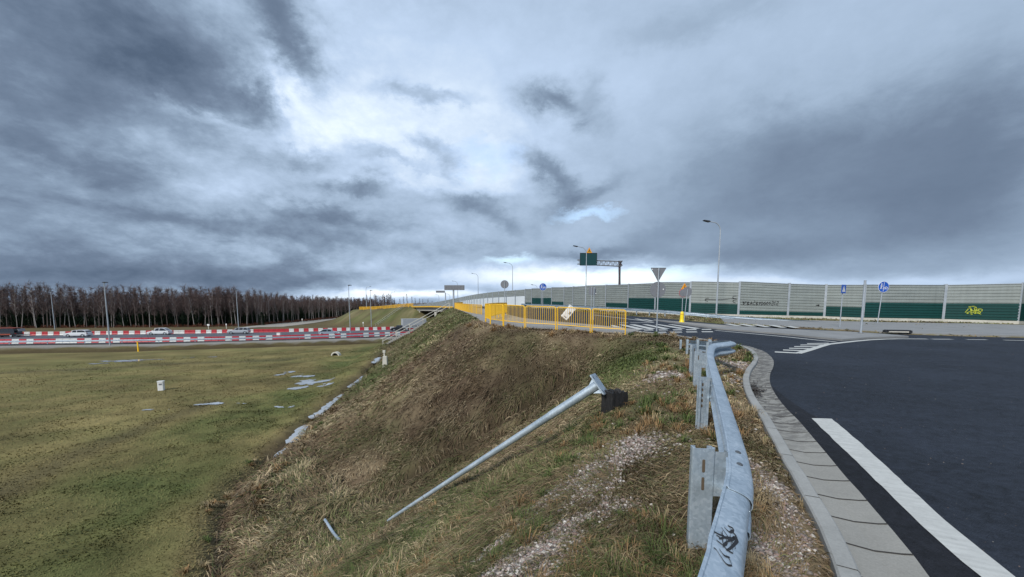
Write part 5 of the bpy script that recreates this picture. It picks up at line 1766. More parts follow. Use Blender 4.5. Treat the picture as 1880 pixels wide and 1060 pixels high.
# ------------------------------------------------------------------ vehicles
def wheel(root, x, y, r=0.32, w_=0.2):
    m = MB(); m.tube([(x, y - w_ / 2, r), (x, y + w_ / 2, r)], r, 18)
    wh = m.build('wheel', M_TYRE, root, smooth=True)
    m = MB(); m.tube([(x, y - w_ / 2 - 0.012, r), (x, y + w_ / 2 + 0.012, r)], r * 0.62, 14)
    m.build('rim', M_POLE, wh)
def car(pos, ang, paint, label, kind='hatch', name='car', cat='car', L=4.3, Wd=1.78, Ht=1.48):
    root = thing(name, pos, label, cat, rz=ang)
    # side silhouettes (x forward), body below the waistline and greenhouse above
    hl = L / 2
    body = [(-hl, 0.45), (-hl + 0.02, 0.85), (-hl + 0.12, 0.98), (hl - 1.35, 0.98), (hl - 0.35, 0.80), (hl - 0.05, 0.62), (hl, 0.42), (hl - 0.1, 0.22), (hl - 0.45, 0.20), (hl - 0.55, 0.42), (hl - 0.75, 0.62), (hl - 1.0, 0.62), (hl - 1.2, 0.42), (hl - 1.28, 0.20),
            (-hl + 1.20, 0.20), (-hl + 1.10, 0.42), (-hl + 0.90, 0.62), (-hl + 0.66, 0.62), (-hl + 0.46, 0.42), (-hl + 0.38, 0.22), (-hl + 0.06, 0.25)]
    if kind == 'hatch': gh = [(-hl + 0.12, 0.97), (-hl + 0.45, Ht - 0.10), (-hl + 0.9, Ht), (0.25, Ht), (hl - 1.30, 0.97)]
    elif kind == 'wagon': gh = [(-hl + 0.08, 0.97), (-hl + 0.32, Ht - 0.10), (-hl + 0.5, Ht - 0.02), (0.10, Ht), (hl - 1.40, 0.97)]
    else: gh = [(-hl + 0.25, 0.97), (-hl + 1.05, Ht - 0.06), (-hl + 1.5, Ht), (0.2, Ht), (hl - 1.30, 0.97)]
    m = MB()
    hw_ = Wd / 2
    n = len(body)
    vs = [(x, -hw_ * (1 if 0.3 < z < 0.9 else 0.94), z) for x, z in body] + [(x, hw_ * (1 if 0.3 < z < 0.9 else 0.94), z) for x, z in body]
    m.add(vs, [tuple(range(n)), tuple(range(n, 2 * n))[::-1]] + [(k_, (k_ + 1) % n, n + (k_ + 1) % n, n + k_) for k_ in range(n)])
    m.build('body', paint, root, bevel=0.03)
    n = len(gh); tw = 0.80
    def yy(z): return hw_ * (0.93 - 0.17 * (z - 0.97) / (Ht - 0.97))
    m = MB(); vs = [(x, -yy(z), z) for x, z in gh] + [(x, yy(z), z) for x, z in gh]
    m.add(vs, [tuple(range(n)), tuple(range(n, 2 * n))[::-1]] + [(k_, (k_ + 1) % n, n + (k_ + 1) % n, n + k_) for k_ in range(n)])
    m.build('windows', M_GLASS, root)
    m = MB()
    m.sweep([(gh[1][0] - 0.05, 0, Ht - 0.10), (gh[2][0], 0, Ht - 0.0), (gh[3][0] + .05, 0, Ht - 0.0), (gh[3][0] + 0.2, 0, Ht - 0.08)], [(-yy(Ht) - .01, -0.03), (-yy(Ht), 0.02), (yy(Ht), 0.02), (yy(Ht) + .01, -0.03)])
    for x in (-0.35, 0.55) if kind != 'wagon' else (-1.2, -0.3, 0.5):
        for s_ in (-1, 1):
            m.add([(x, s_ * (yy(0.97) + .006), 0.97), (x + .09, s_ * (yy(0.97) + .006), 0.97), (x + .05, s_ * (yy(Ht) + .008), Ht), (x - 0.03, s_ * (yy(Ht) + .008), Ht)], [(0, 1, 2, 3)])
    for s_ in (-1, 1):
        for (x0, z0), (x1, z1) in ((gh[0], gh[1]), (gh[1], gh[2]), (gh[3], gh[4])):
            m.tube([(x0, s_ * yy(z0), z0), (x1, s_ * yy(z1), z1)], 0.035, 5)
    m.build('roof', paint, root)
    for x in (hl - 0.87, -hl + 0.78):
        for s_ in (-1, 1):
            wheel(root, x, s_ * (hw_ - 0.12))
    m = MB()
    for s_ in (-1, 1): m.box((hl - 0.12, s_ * (hw_ - 0.25), 0.66), (0.25, 0.35, 0.13))
    m.build('headlight', M_WHITE, root)
    m = MB()
    for s_ in (-1, 1): m.box((-hl + 0.03, s_ * (hw_ - 0.2), 0.80), (0.08, 0.28, 0.2))
    m.build('tail_light', M_LAMPRED, root)
    return root
def hwy_angle(x, path=FARR):
    for i in range(len(path) - 1):
        if path[i][0] <= x <= path[i + 1][0]:
            return math.atan2(path[i + 1][1] - path[i][1], path[i + 1][0] - path[i][0])
    return 0
def put_car(px, py, paint, label, kind, flip=False, **kw):
    p = onz(px, py, HZ)
    a = hwy_angle(p.x)
    return car(p, a + (math.pi if flip else 0), paint, label, kind, **kw)
put_car(144, 618.3, M_CARWHITE, 'white hatchback on the highway, left of the tall lamp', 'hatch', flip=True, L=4.4)
put_car(294, 614.8, M_CARWHITE, 'white crossover on the highway in front of the leaning birches', 'coupe', flip=True, L=4.5, Ht=1.62)
put_car(439, 613.0, M_CARSILVER, 'silver estate car on the highway below the forest lamp', 'wagon', flip=True, L=4.6, Ht=1.5)
put_car(604, 616.2, M_CARBLUE, 'pale blue saloon half hidden behind the near barrier blocks', 'coupe', flip=False, L=4.5)
put_car(732, 607.3, M_CARBLACK, 'black car just behind the grey box lorry', 'hatch', flip=True, L=4.5)
# dark recovery vehicle at the left edge
p = onz(12, 619, HZ); a = hwy_angle(p.x)
root = car(p, a + math.pi, M_CARBLACK, 'dark off road car with orange flanks at the left edge of the highway', 'wagon', name='offroad_car', cat='car', L=4.7, Ht=1.95, Wd=1.9)
m = MB(); m.box((-0.2, 0, 2.02), (4.6, 1.7, 0.08)); m.box((0, 0.97, 0.62), (3.2, 0.05, 0.26)); m.box((0, -0.97, 0.62), (3.2, 0.05, 0.26)); m.build('orange_trim', M_CARORANGE, root)
m = MB(); m.box((-3.1, 0, 0.45), (1.7, 1.7, 0.10)); m.box((-2.9, 0, 1.55), (0.1, 1.5, 0.6), Matrix.Rotation(R(25), 3, 'Y')); m.build('tow_platform', M_SIGNBACK, root)
# box lorry
p = onz(760, 606.5, HZ); a = hwy_angle(-30)
root = thing('lorry', p, 'grey box lorry going under the bridge, half hidden by the slope', 'lorry', rz=a)
m = MB(); m.box((0, 0, 1.95), (6.6, 2.5, 2.5)); m.box((0, 0, 3.24), (6.7, 2.56, 0.08)); box = m.build('box_body', plain('grey_tarpaulin', (0.36, 0.39, 0.42), 0.5, var=0.1, scale=1.2), root, bevel=0.04)
m = MB()
for k_ in range(14):
    if k_ % 5 == 4: continue
    m.box((-2.3 + 0.34 * k_, -1.262, 1.25), (0.22, 0.015, 0.28 if k_ % 3 else 0.2))
m.build('lettering', M_DARK, box)
m = MB()
for z_ in (1.75, 2.45, 2.75): m.box((0, -1.262, z_), (6.5, 0.02, 0.06))
m.build('rails', M_CARSILVER, box)
m = MB(); m.box((4.35, 0, 1.4), (1.9, 2.4, 2.1)); m.build('cab', M_CARWHITE, root, bevel=0.12)
m = MB(); m.box((4.6, 0, 1.95), (1.42, 2.43, 0.7)); m.build('windows', M_GLASS, root)
m = MB(); m.box((0.5, 0, 0.62), (8.6, 0.9, 0.18)); m.build('chassis', M_DARK, root)
for x in (-2.2, 4.2):
    for s_ in (-1, 1): wheel(root, x, s_ * 1.05, 0.45, 0.3)

# ------------------------------------------------------------------ small things in the field
b = hit(296.5, 717)
root = thing('marker_box', b, 'small white cable marker box standing alone in the field', 'marker', rz=R(20))
m = MB(); m.box((0, 0, 0.36), (0.40, 0.34, 0.80)); m.build('body', M_WHITE, root, bevel=0.03)
m = MB(); m.box((0, 0, 0.79), (0.44, 0.38, 0.06)); m.build('lid', M_WHITE, root, bevel=0.01)
m = MB(); m.box((0.02, -0.176, 0.55), (0.22, 0.012, 0.14)); m.build('plate', M_SIGNBACK, root)
b = hit(254, 646)
root = thing('marker_post', b, 'thin yellow marker post at the field edge by the highway', 'marker')
m = MB(); m.box((0, 0, 0.75), (0.16, 0.12, 1.5)); m.build('post', M_YELLOW, root)
m = MB(); m.prism([(-0.1, 0), (0.1, 0), (0.1, 0.12), (0, 0.2), (-0.1, 0.12)], (0, 0, 1.48), (1, 0, 0), (0, 0, 1), 0.15); m.build('cap', M_YELLOWF, root)
b = atY(513, 628.5, 84); b.z = HZ - 0.1
root = thing('utility_box', b, 'white utility cabinet beside the highway guardrail', 'cabinet')
m = MB(); m.box((0, 0, 0.6), (0.75, 0.5, 1.2)); m.build('body', M_WHITE, root, bevel=0.02)
m = MB(); m.box((0, 0, 1.24), (0.82, 0.58, 0.07)); m.build('roof', M_CONCL, root)
m = MB(); m.box((0.0, -0.26, 0.6), (0.6, 0.015, 0.95)); m.build('door', M_WHITE, root)
# culvert mouth
b = hit(617, 653)
root = thing('culvert_pipe', (b.x, b.y, b.z - 0.45), 'pale concrete culvert mouth in the ditch bank', 'pipe', rz=R(-12))
m = MB(); n = 20; ro, ri = 0.72, 0.54
vs = []
for y_ in (-0.25, 0.3):
    for r_ in (ro, ri):
        vs += [(math.cos(2 * math.pi * k_ / n) * r_, y_, 0.3 + math.sin(2 * math.pi * k_ / n) * r_) for k_ in range(n)]
fs = []
for k_ in range(n):
    k2 = (k_ + 1) % n
    fs += [(k_, k2, n + k2, n + k_), (k_, 2 * n + k_, 2 * n + k2, k2), (n + k_, n + k2, 3 * n + k2, 3 * n + k_)]
m.add(vs, fs); m.build('ring', M_CONCL, root, smooth=True)
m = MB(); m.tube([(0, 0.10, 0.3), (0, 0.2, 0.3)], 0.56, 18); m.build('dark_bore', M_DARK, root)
# marker stones in the ditch
b = hit(707.5, 673)
root = thing('marker_stone', b, 'weathered concrete marker with a small post on top, beside the ditch', 'marker')
m = MB(); m.box((0, 0, 0.42), (0.46, 0.36, 1.04), taper=0.8); m.build('stone', M_CONCL, root, bevel=0.03)
m = MB(); m.box((-0.08, 0.05, 1.10), (0.12, 0.1, 0.42)); m.box((-0.08, 0.05, 1.36), (0.22, 0.18, 0.24)); m.build('post', M_CONCL, root)
# delineators near the far path
for i, (px, py) in enumerate(((383, 606), (416, 605), (555, 593), (667, 601))):
    b = onz(px, py, LOW + .1)
    root = thing('delineator_post', b, ['white marker beside the conifer at the forest foot', 'thin pale marker at the foot of the forest', 'white topped marker by the curving dirt track', 'white marker post before the far steps'][i], 'marker')
    m = MB(); m.box((0, 0, 0.7), (0.14, 0.12, 1.4)); m.build('post', M_CONCL, root)
    m = MB(); m.box((0, -0.02, 1.5), (0.7 if i in (0,) else 0.34, 0.06, 0.5)); m.build('plate', M_WHITE, root)
# drain inlet in the far kerb
b = onH(1647, 613.5)
root = thing('drain_inlet', (b.x, b.y, b.z + 0.1), 'dark drain opening with a pale lintel in the far kerb', 'drain', rz=R(-18))
m = MB(); m.box((0, 0, 0.10), (1.1, 0.3, 0.07)); m.box((-0.55, 0, 0.04), (0.12, 0.3, 0.14)); m.box((0.55, 0, 0.04), (0.12, 0.3, 0.14)); m.build('frame', M_DARK, root)
m = MB(); m.box((0, -0.1, 0.03), (0.9, 0.12, 0.06)); m.build('lintel', M_CONCL, root)

# dirt track beyond the highway, puddles
lowf = lambda x, y: gz(x, y)
trk = [(440, 604.5), (520, 600.5), (575, 593.5), (612, 587.5), (640, 581.5), (632, 580.2), (598, 584.0), (560, 588.8), (505, 594.8), (455, 599.5)]
sheet('path', [(lambda v: (v.x, v.y))(onz(a, b_, LOW + 0.1)) for a, b_ in trk], 0.12, M_DIRT, grid=8, zf=lowf)

# ------------------------------------------------------------------ puddles and ditch water
def puddle(cx, cy, rx, ry, seed, rotdeg=0, zadd=0.012, lvl=None):
    rnd = random.Random(seed)
    n = 44; pts_ = []
    ph = [rnd.uniform(0, 6.28) for _ in range(6)]
    for k_ in range(n):
        a = 2 * math.pi * k_ / n
        r_ = 1 + 0.22 * math.sin(2 * a + ph[0]) + 0.20 * math.sin(3 * a + ph[1]) + 0.15 * math.sin(5 * a + ph[2]) + 0.12 * math.sin(8 * a + ph[3]) + 0.10 * math.sin(13 * a + ph[4]) + rnd.uniform(-.06, .06)
        x, y = math.cos(a) * rx * r_, math.sin(a) * ry * r_
        t = R(rotdeg)
        pts_.append((cx + x * math.cos(t) - y * math.sin(t), cy + x * math.sin(t) + y * math.cos(t)))
    return pts_
PUD = []
def pud_px(px, py, rx, ry, seed, rot=0):
    h_ = hit(px, py)
    PUD.append(puddle(h_.x, h_.y, rx, ry, seed, rot))
pud_px(575, 702, 1.25, 1.6, 1, -20); pud_px(560, 690, 0.8, 1.2, 12, 30); pud_px(596, 708, .7, 0.9, 13, 10); pud_px(556, 712, 0.7, 1.0, 14, 10)
pud_px(525, 686, .5, 1.2, 2, 0); pud_px(416, 742, 1.55, .42, 3, 6); pud_px(520, 748, .55, .22, 4, 10); pud_px(445, 776, .5, .16, 5, 15); pud_px(236, 663, 3.6, 1.0, 6, 6); pud_px(275, 754, 1.1, .16, 7, 5)
pud_px(190, 668, 1.6, .6, 8, 6); pud_px(395, 656, 1.6, 0.35, 9, 5); pud_px(340, 657, 1.2, .3, 10, 5)
def water_patch(pt, seed):
    xs = np.array([p[0] for p in pt]); ys = np.array([p[1] for p in pt])
    st_ = 0.07 if max(np.ptp(xs), np.ptp(ys)) < 5 else 0.12
    ax_ = np.arange(xs.min(), xs.max() + st_, st_); ay_ = np.arange(ys.min(), ys.max() + st_, st_)
    X_, Y_ = np.meshgrid(ax_, ay_)
    cx_ = X_[:-1, :-1] + st_ / 2; cy_ = Y_[:-1, :-1] + st_ / 2
    sd_ = sdf(cx_.ravel(), cy_.ravel(), pt).reshape(cx_.shape)
    nz = fbm(cx_ * 1.1 + seed, cy_ * 0.9, 7, 5)
    keep = (nz > 0.47 + 0.5 * np.clip(sd_ / 0.8 + 0.25, -0.25, 1))
    W_ = len(ax_)
    jj, ii = np.where(keep)
    b0 = jj * W_ + ii
    q_ = np.stack([b0, b0 + 1, b0 + 1 + W_, b0 + W_], 1)
    used_, inv = np.unique(q_.ravel(), return_inverse=True)
    if len(used_) == 0: return
    vx, vy = X_.ravel()[used_], Y_.ravel()[used_]
    vx = vx + (vnoise(vx * 40, vy * 40, 3) - .5) * st_ * 0.9; vy = vy + (vnoise(vx * 40, vy * 40, 4) - .5) * st_ * 0.9
    me = bpy.data.meshes.new('water')
    me.from_pydata(np.stack([vx, vy, gz(vx, vy) + 0.035], 1).tolist(), [], inv.reshape(-1, 4).tolist())
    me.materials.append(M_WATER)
    me.polygons.foreach_set('use_smooth', [True] * len(me.polygons))
    o = bpy.data.objects.new('water', me); COL.objects.link(o); struct(o)
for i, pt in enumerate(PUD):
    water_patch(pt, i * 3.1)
_pp = [hit(597, 966), hit(625, 997)]
def ditch_water(pxlist, wd, seed):
    ys = [onz(px, py, LOW - 0.25).y for px, py in pxlist]
    y0, y1 = min(ys), max(ys)
    m = MB(); vs = []
    n = max(4, int((y1 - y0) / 0.25))
    for i in range(n + 1):
        y = y0 + (y1 - y0) * i / n
        xc = float(np.interp(y, [p[1] for p in DITCH], [p[0] for p in DITCH])) - 0.5 * (float(vnoise(np.array([y / 3.0]), np.array([2.0]), 9)[0]) - 0.5)
        e = min(1.0, min(i, n - i) / 2 + 0.2)
        vs += [Vector((xc - wd * e * random.uniform(.45, 1.1), y, 0)), Vector((xc + wd * e * random.uniform(.45, 1.1), y, 0))]
    zs = [min(gzf(xc_, v.y) for xc_ in np.linspace(v.x - 0.6, v.x + 0.6, 7)) for v in vs[::2]]
    lvl = float(np.mean(zs)) + 0.13
    WATERY.append((y0, y1))
    m.add([(v.x, v.y, lvl) for v in vs], [(2 * k_, 2 * k_ + 1, 2 * k_ + 3, 2 * k_ + 2) for k_ in range(n)])
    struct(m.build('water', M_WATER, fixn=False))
WATERY = []
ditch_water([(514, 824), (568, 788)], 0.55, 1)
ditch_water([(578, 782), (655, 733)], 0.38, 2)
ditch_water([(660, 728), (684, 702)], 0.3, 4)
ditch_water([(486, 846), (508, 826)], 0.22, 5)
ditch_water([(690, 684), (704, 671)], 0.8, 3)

# ------------------------------------------------------------------ grass and gravel
rz_ = [(-3.5, 2.1)]
def near_poly_mask(x, y):
    """True where turf may grow"""
    ok = sdf(x, y, KR) > 0.14
    rutd = seg_dist(x + 0.5 * (vnoise(x / 2, y / 2, 3) - 0.5), y, RUT, closed=False)
    ok &= ~((rutd < 0.16) & (RNG.random(len(x)) < 0.92))
    ok &= ~(seg_dist(x, y, [(q_.x, q_.y) for q_ in _pp], closed=False) < 0.12)
    for poly in PAVED:
        ok &= ~(inside(x, y, poly) & (RNG.random(len(x)) < 0.985))
    tt = np.abs((np.interp(y, [p[1] for p in DITCH], [p[0] for p in DITCH]) - x) * 0.93)
    for (y0, y1) in WATERY:
        ok &= ~((tt < 0.75) & (y > y0) & (y < y1) & (x < 0) & (RNG.random(len(x)) < 0.93))
    ax, ay, az_, bx, by, bz_ = POLE_AB
    ok &= ~((seg_dist(x, y, [(ax, ay), (bx, by)], closed=False) < 0.16 + 0.05 * RNG.random(len(x))))
    for pt in PUD:
        xs = [p[0] for p in pt]; ys = [p[1] for p in pt]
        bb = (x > min(xs)) & (x < max(xs)) & (y > min(ys)) & (y < max(ys))
        if bb.any():
            sub = np.where(bb)[0]
            ok[sub] &= ~(inside(x[sub], y[sub], pt) & (RNG.random(len(sub)) < 0.55))
    return ok
GRAVEL = []   # x, y, rx, ry, rot
for (px, py, rx, ry, rot) in ((1170, 815, .42, .28, 30), (1115, 855, .55, .22, 35), (1080, 905, .30, .16, 30), (1010, 910, .35, .08, 40), (1050, 960, .26, .12, 20), (960, 1030, .35, .16, 30), (900, 1010, .40, .07, 30), (980, 1052, .22, .16, 20), (900, 1056, .25, .10, 25), (1020, 1000, .25, .16, 20), (1130, 930, .16, .12, 0), (1075, 880, .5, .07, 35),
                              (1225, 690, .30, .35, 0), (1375, 680, .45, .8, 0), (1385, 720, .30, .5, 20), (1420, 900, .14, .32, -20), (1460, 960, .14, .35, -25), (1440, 1030, .16, .30, -20), (1380, 860, .10, .3, 0), (1350, 672, .3, 1.0, 0), (1395, 1010, .10, .25, 0)):
    h_ = hit(px, py); GRAVEL.append((h_.x, h_.y, rx, ry, R(rot)))
def gravel_mask(x, y):
    g = np.zeros(x.shape)
    for (cx, cy, rx, ry, a) in GRAVEL:
        dx, dy = x - cx, y - cy
        u = (dx * math.cos(a) + dy * math.sin(a)) / rx; v = (-dx * math.sin(a) + dy * math.cos(a)) / ry
        g = np.maximum(g, np.exp(-(u * u + v * v)))
    g = g * (0.4 + 1.2 * vnoise(x * 7, y * 7, 77))
    # thin scatter over the verge between rail and kerb
    return g

def scatter(N, rmin, rmax, a0, a1, power=0.0):
    u = RNG.random(N)
    r = rmin * (rmax / rmin) ** u
    a = R(a0) + (R(a1) - R(a0)) * RNG.random(N)
    return r * np.sin(a), r * np.cos(a), r

def mesh_from(name, V, F, C, mat, nverts):
    me = bpy.data.meshes.new(name)
    me.vertices.add(len(V)); me.vertices.foreach_set('co', V.astype(np.float32).ravel())
    tot_ = sum(f.shape[0] * f.shape[1] for f in F)
    li = np.concatenate([f.ravel() for f in F]).astype(np.int32)
    me.loops.add(tot_); me.loops.foreach_set('vertex_index', li)
    starts = []; s0 = 0
    for f in F:
        starts.append(s0 + np.arange(f.shape[0]) * f.shape[1]); s0 += f.size
    st_ = np.concatenate(starts).astype(np.int32)
    me.polygons.add(len(st_)); me.polygons.foreach_set('loop_start', st_)
    me.update()
    at = me.color_attributes.new('gcol', 'FLOAT_COLOR', 'POINT')
    at.data.foreach_set('color', np.concatenate([C, np.ones((len(C), 1))], 1).astype(np.float32).ravel())
    me.materials.append(mat)
    o = bpy.data.objects.new(name, me); COL.objects.link(o)
    return o

def make_blades(name, x, y, r, label, len_k=1.0, lay=0.5):
    ok = near_poly_mask(x, y)
    x, y, r = x[ok], y[ok], r[ok]
    gm_ = gravel_mask(x, y)
    keep = RNG.random(len(x)) > gm_ * 0.9
    # patchy stand
    pat = fbm(x * 1.3, y * 1.3, 91, 4)
    keep &= RNG.random(len(x)) < np.where(sdf(x, y, P1) < 9.5, np.clip(0.10 + 2.6 * (pat - 0.22), 0.08, 1), 0.95)
    x, y, r, pat = x[keep], y[keep], r[keep], pat[keep]
    z = gz(x, y)
    d1 = sdf(x, y, P1)
    field = (z < LOW + 0.9) & (toe_of(x, y, d1) > 0.1)
    c, g = ground_color(x, y, z, d1)
    n = len(x)
    dn = np.interp(x, [p[0] for p in NEAR], [p[1] for p in NEAR]) - y
    keep = ~((dn < 6.8) & field)
    # comb direction: down-slope with slow swirl
    e = 0.3
    gxx = (gz(x + e, y) - gz(x - e, y)) / (2 * e); gyy = (gz(x, y + e) - gz(x, y - e)) / (2 * e)
    base_a = np.arctan2(-gyy, -gxx)
    sw = (fbm(x / 1.5, y / 1.5, 61, 3) - 0.5) * 5.0
    slope = np.hypot(gxx, gyy)
    ang = np.where(slope > 0.25, base_a + sw * 0.8, (fbm(x / 2, y / 2, 67, 2) - .5) * 12) + RNG.normal(0, 0.55, n)
    L = np.where(field, 0.05, np.where(d1 > 1.0, 0.17, 0.085)) * (0.6 + 0.9 * RNG.random(n)) * len_k
    L = L * (0.35 + 1.4 * fbm(x * 1.1, y * 1.1, 71, 3))
    tall = (d1 > 2.8) & ~field & (y < 26)
    L = np.where(tall, L * 1.45, L)
    toe = toe_of(x, y, d1)
    L = np.where(np.abs(toe) < 1.0, L * 1.6, L)
    L = L * (1 + r / 60)
    W = np.clip(0.0016 * r, 0.0045, 0.05) * (0.7 + 0.6 * RNG.random(n))
    tilt = np.clip(RNG.normal(0.45, 0.28, n), 0.05, 1.4)         # rise angle from the ground
    tilt = np.where(g > 0.5, tilt + 0.25, tilt)
    dx, dy = np.cos(ang), np.sin(ang)
    dzs = gxx * dx + gyy * dy
    h1 = L * 0.55
    mx = x + dx * h1 * np.cos(tilt); my = y + dy * h1 * np.cos(tilt); mz = z + dzs * h1 * np.cos(tilt) + h1 * np.sin(tilt)
    t2 = tilt - 0.5 - 0.5 * RNG.random(n)
    tx = mx + dx * (L - h1) * np.cos(t2); ty = my + dy * (L - h1) * np.cos(t2); tz = mz + dzs * (L - h1) * np.cos(t2) + (L - h1) * np.sin(t2)
    tz = np.maximum(tz, z + dzs * L * 0.9 + 0.004)
    wx, wy = -dy * W / 2, dx * W / 2
    # tilt the blade's face randomly
    rl = RNG.normal(0, 0.5, n) * W / 2
    V = np.stack([np.stack([x - wx, y - wy, z - 0.01 - rl * 0], 1), np.stack([x + wx, y + wy, z - 0.01 + rl * 0], 1),
                  np.stack([mx + wx * .8, my + wy * .8, mz + rl], 1), np.stack([mx - wx * .8, my - wy * .8, mz - rl], 1), np.stack([tx, ty, tz], 1)], 1)
    # individual blade colour
    u = RNG.random(n)
    straw = np.array([0.40, 0.32, 0.20]); brown = np.array([0.17, 0.118, 0.072]); green = np.array([0.098, 0.122, 0.042]); olv = np.array([0.19, 0.16, 0.068])
    isg = u < g
    dry = np.where((RNG.random(n) < np.clip(0.25 + (fbm(x / 1.3, y / 1.3, 83, 3) - .5) * 2.2, 0.03, 0.9))[:, None], straw, brown)
    dry = np.where(field[:, None], olv, dry)
    vr = np.where(field, 0.35, 0.85)[:, None]
    cc = np.where(isg[:, None], green, dry) * (1 + vr * (RNG.random((n, 1)) - 0.5))
    mk = np.where(field, 0.40, 0.65)[:, None]
    cc = cc * np.clip(0.72 + 0.9 * (fbm(x / 3.5 + 9, y / 3.5, 101, 3) - 0.3) - 0.22 * np.exp(-(((x - 1.0) / 6.0) ** 2 + ((y - 17.5) / 4.5) ** 2)) * (d1 > 0), 0.4, 1.3)[:, None] * 1.08
    cc = mk * cc + (1 - mk) * c * 1.2
    V = V[keep]; cc = cc[keep]
    n = len(V)
    C = np.repeat(cc[:, None, :], 5, 1)
    b = (np.arange(n) * 5)[:, None]
    F1 = b + np.array([0, 1, 2, 3]); F2 = b + np.array([3, 2, 4])
    o = mesh_from(name, V.reshape(-1, 3), [F1, F2], C.reshape(-1, 3), M_BLADE, 5)
    return tag(o, label, 'grass', kind='stuff')
x, y, r = scatter(620000, 1.7, 75, -60, 52)
make_blades('grass', x, y, r, 'matted straw and green winter grass covering the slopes and field')

# tussocks: single tufts standing out of the mat
def tussocks(n, label):
    cx, cy, cr = scatter(n, 1.8, 26, -48, 46)
    ok = near_poly_mask(cx, cy) & (fbm(cx * 0.8, cy * 0.8, 131, 3) > 0.46)
    d1 = sdf(cx, cy, P1)
    ok &= (toe_of(cx, cy, d1) < 0.8) & (gravel_mask(cx, cy) < 0.22)
    ok &= ~((cr < 6) & (RNG.random(len(cx)) < 0.45)) & ~((cr > 9) & (d1 > 0.5) & (toe_of(cx, cy, d1) < -1.5))
    cx, cy, cr, d1 = cx[ok], cy[ok], cr[ok], d1[ok]
    m = len(cx); k = 46
    base = RNG.random((m, 1)); kind = RNG.random(m)
    gr = ground_color(cx, cy, gz(cx, cy), d1)[1]
    tone = np.where((kind < gr * 1.1)[:, None], np.array([0.085, 0.115, 0.036]), np.where((kind > 0.6)[:, None], np.array([0.26, 0.165, 0.080]), np.array([0.34, 0.265, 0.155])))
    sz = (0.07 + 0.13 * RNG.random(m) ** 1.5) * np.clip(0.8 + cr / 20, 0.8, 1.8)
    lean = RNG.random(m) * 6.28
    X = np.repeat(cx, k); Y = np.repeat(cy, k); S = np.repeat(sz, k); Rr = np.repeat(cr, k)
    n2 = m * k
    a = RNG.random(n2) * 6.28
    rr = np.abs(RNG.normal(0, 0.25, n2)) * S
    x = X + np.cos(a) * rr; y = Y + np.sin(a) * rr
    ang = a + RNG.normal(0, 0.5, n2)
    L = S * (0.6 + 0.8 * RNG.random(n2)); W = np.clip(0.0014 * Rr, 0.0035, 0.03)
    tilt = np.clip(RNG.normal(0.95, 0.3, n2), 0.2, 1.5)
    z = gz(x, y); ln = np.repeat(lean, k)
    dx, dy = np.cos(ang), np.sin(ang); h1 = L * 0.6
    mx = x + dx * h1 * np.cos(tilt) + np.cos(ln) * L * .12; my = y + dy * h1 * np.cos(tilt) + np.sin(ln) * L * .12; mz = z + h1 * np.sin(tilt)
    t2 = tilt - 0.9 - 0.6 * RNG.random(n2)
    tx = mx + dx * (L - h1) * np.cos(t2) + np.cos(ln) * L * .2; ty = my + dy * (L - h1) * np.cos(t2) + np.sin(ln) * L * .2; tz = mz + (L - h1) * np.sin(t2)
    wx, wy = -dy * W / 2, dx * W / 2
    V = np.stack([np.stack([x - wx, y - wy, z - 0.01], 1), np.stack([x + wx, y + wy, z - 0.01], 1), np.stack([mx + wx * .8, my + wy * .8, mz], 1), np.stack([mx - wx * .8, my - wy * .8, mz], 1), np.stack([tx, ty, tz], 1)], 1)
    C = np.repeat((np.repeat(tone, k, 0) * (0.65 + 0.7 * RNG.random((n2, 1))))[:, None, :], 5, 1)
    b = (np.arange(n2) * 5)[:, None]
    o = mesh_from('grass_tufts', V.reshape(-1, 3), [b + np.array([0, 1, 2, 3]), b + np.array([3, 2, 4])], C.reshape(-1, 3), M_BLADE, 5)
    return tag(o, label, 'grass', kind='stuff')
tussocks(4200, 'straw coloured and rusty grass tufts standing out of the mat')

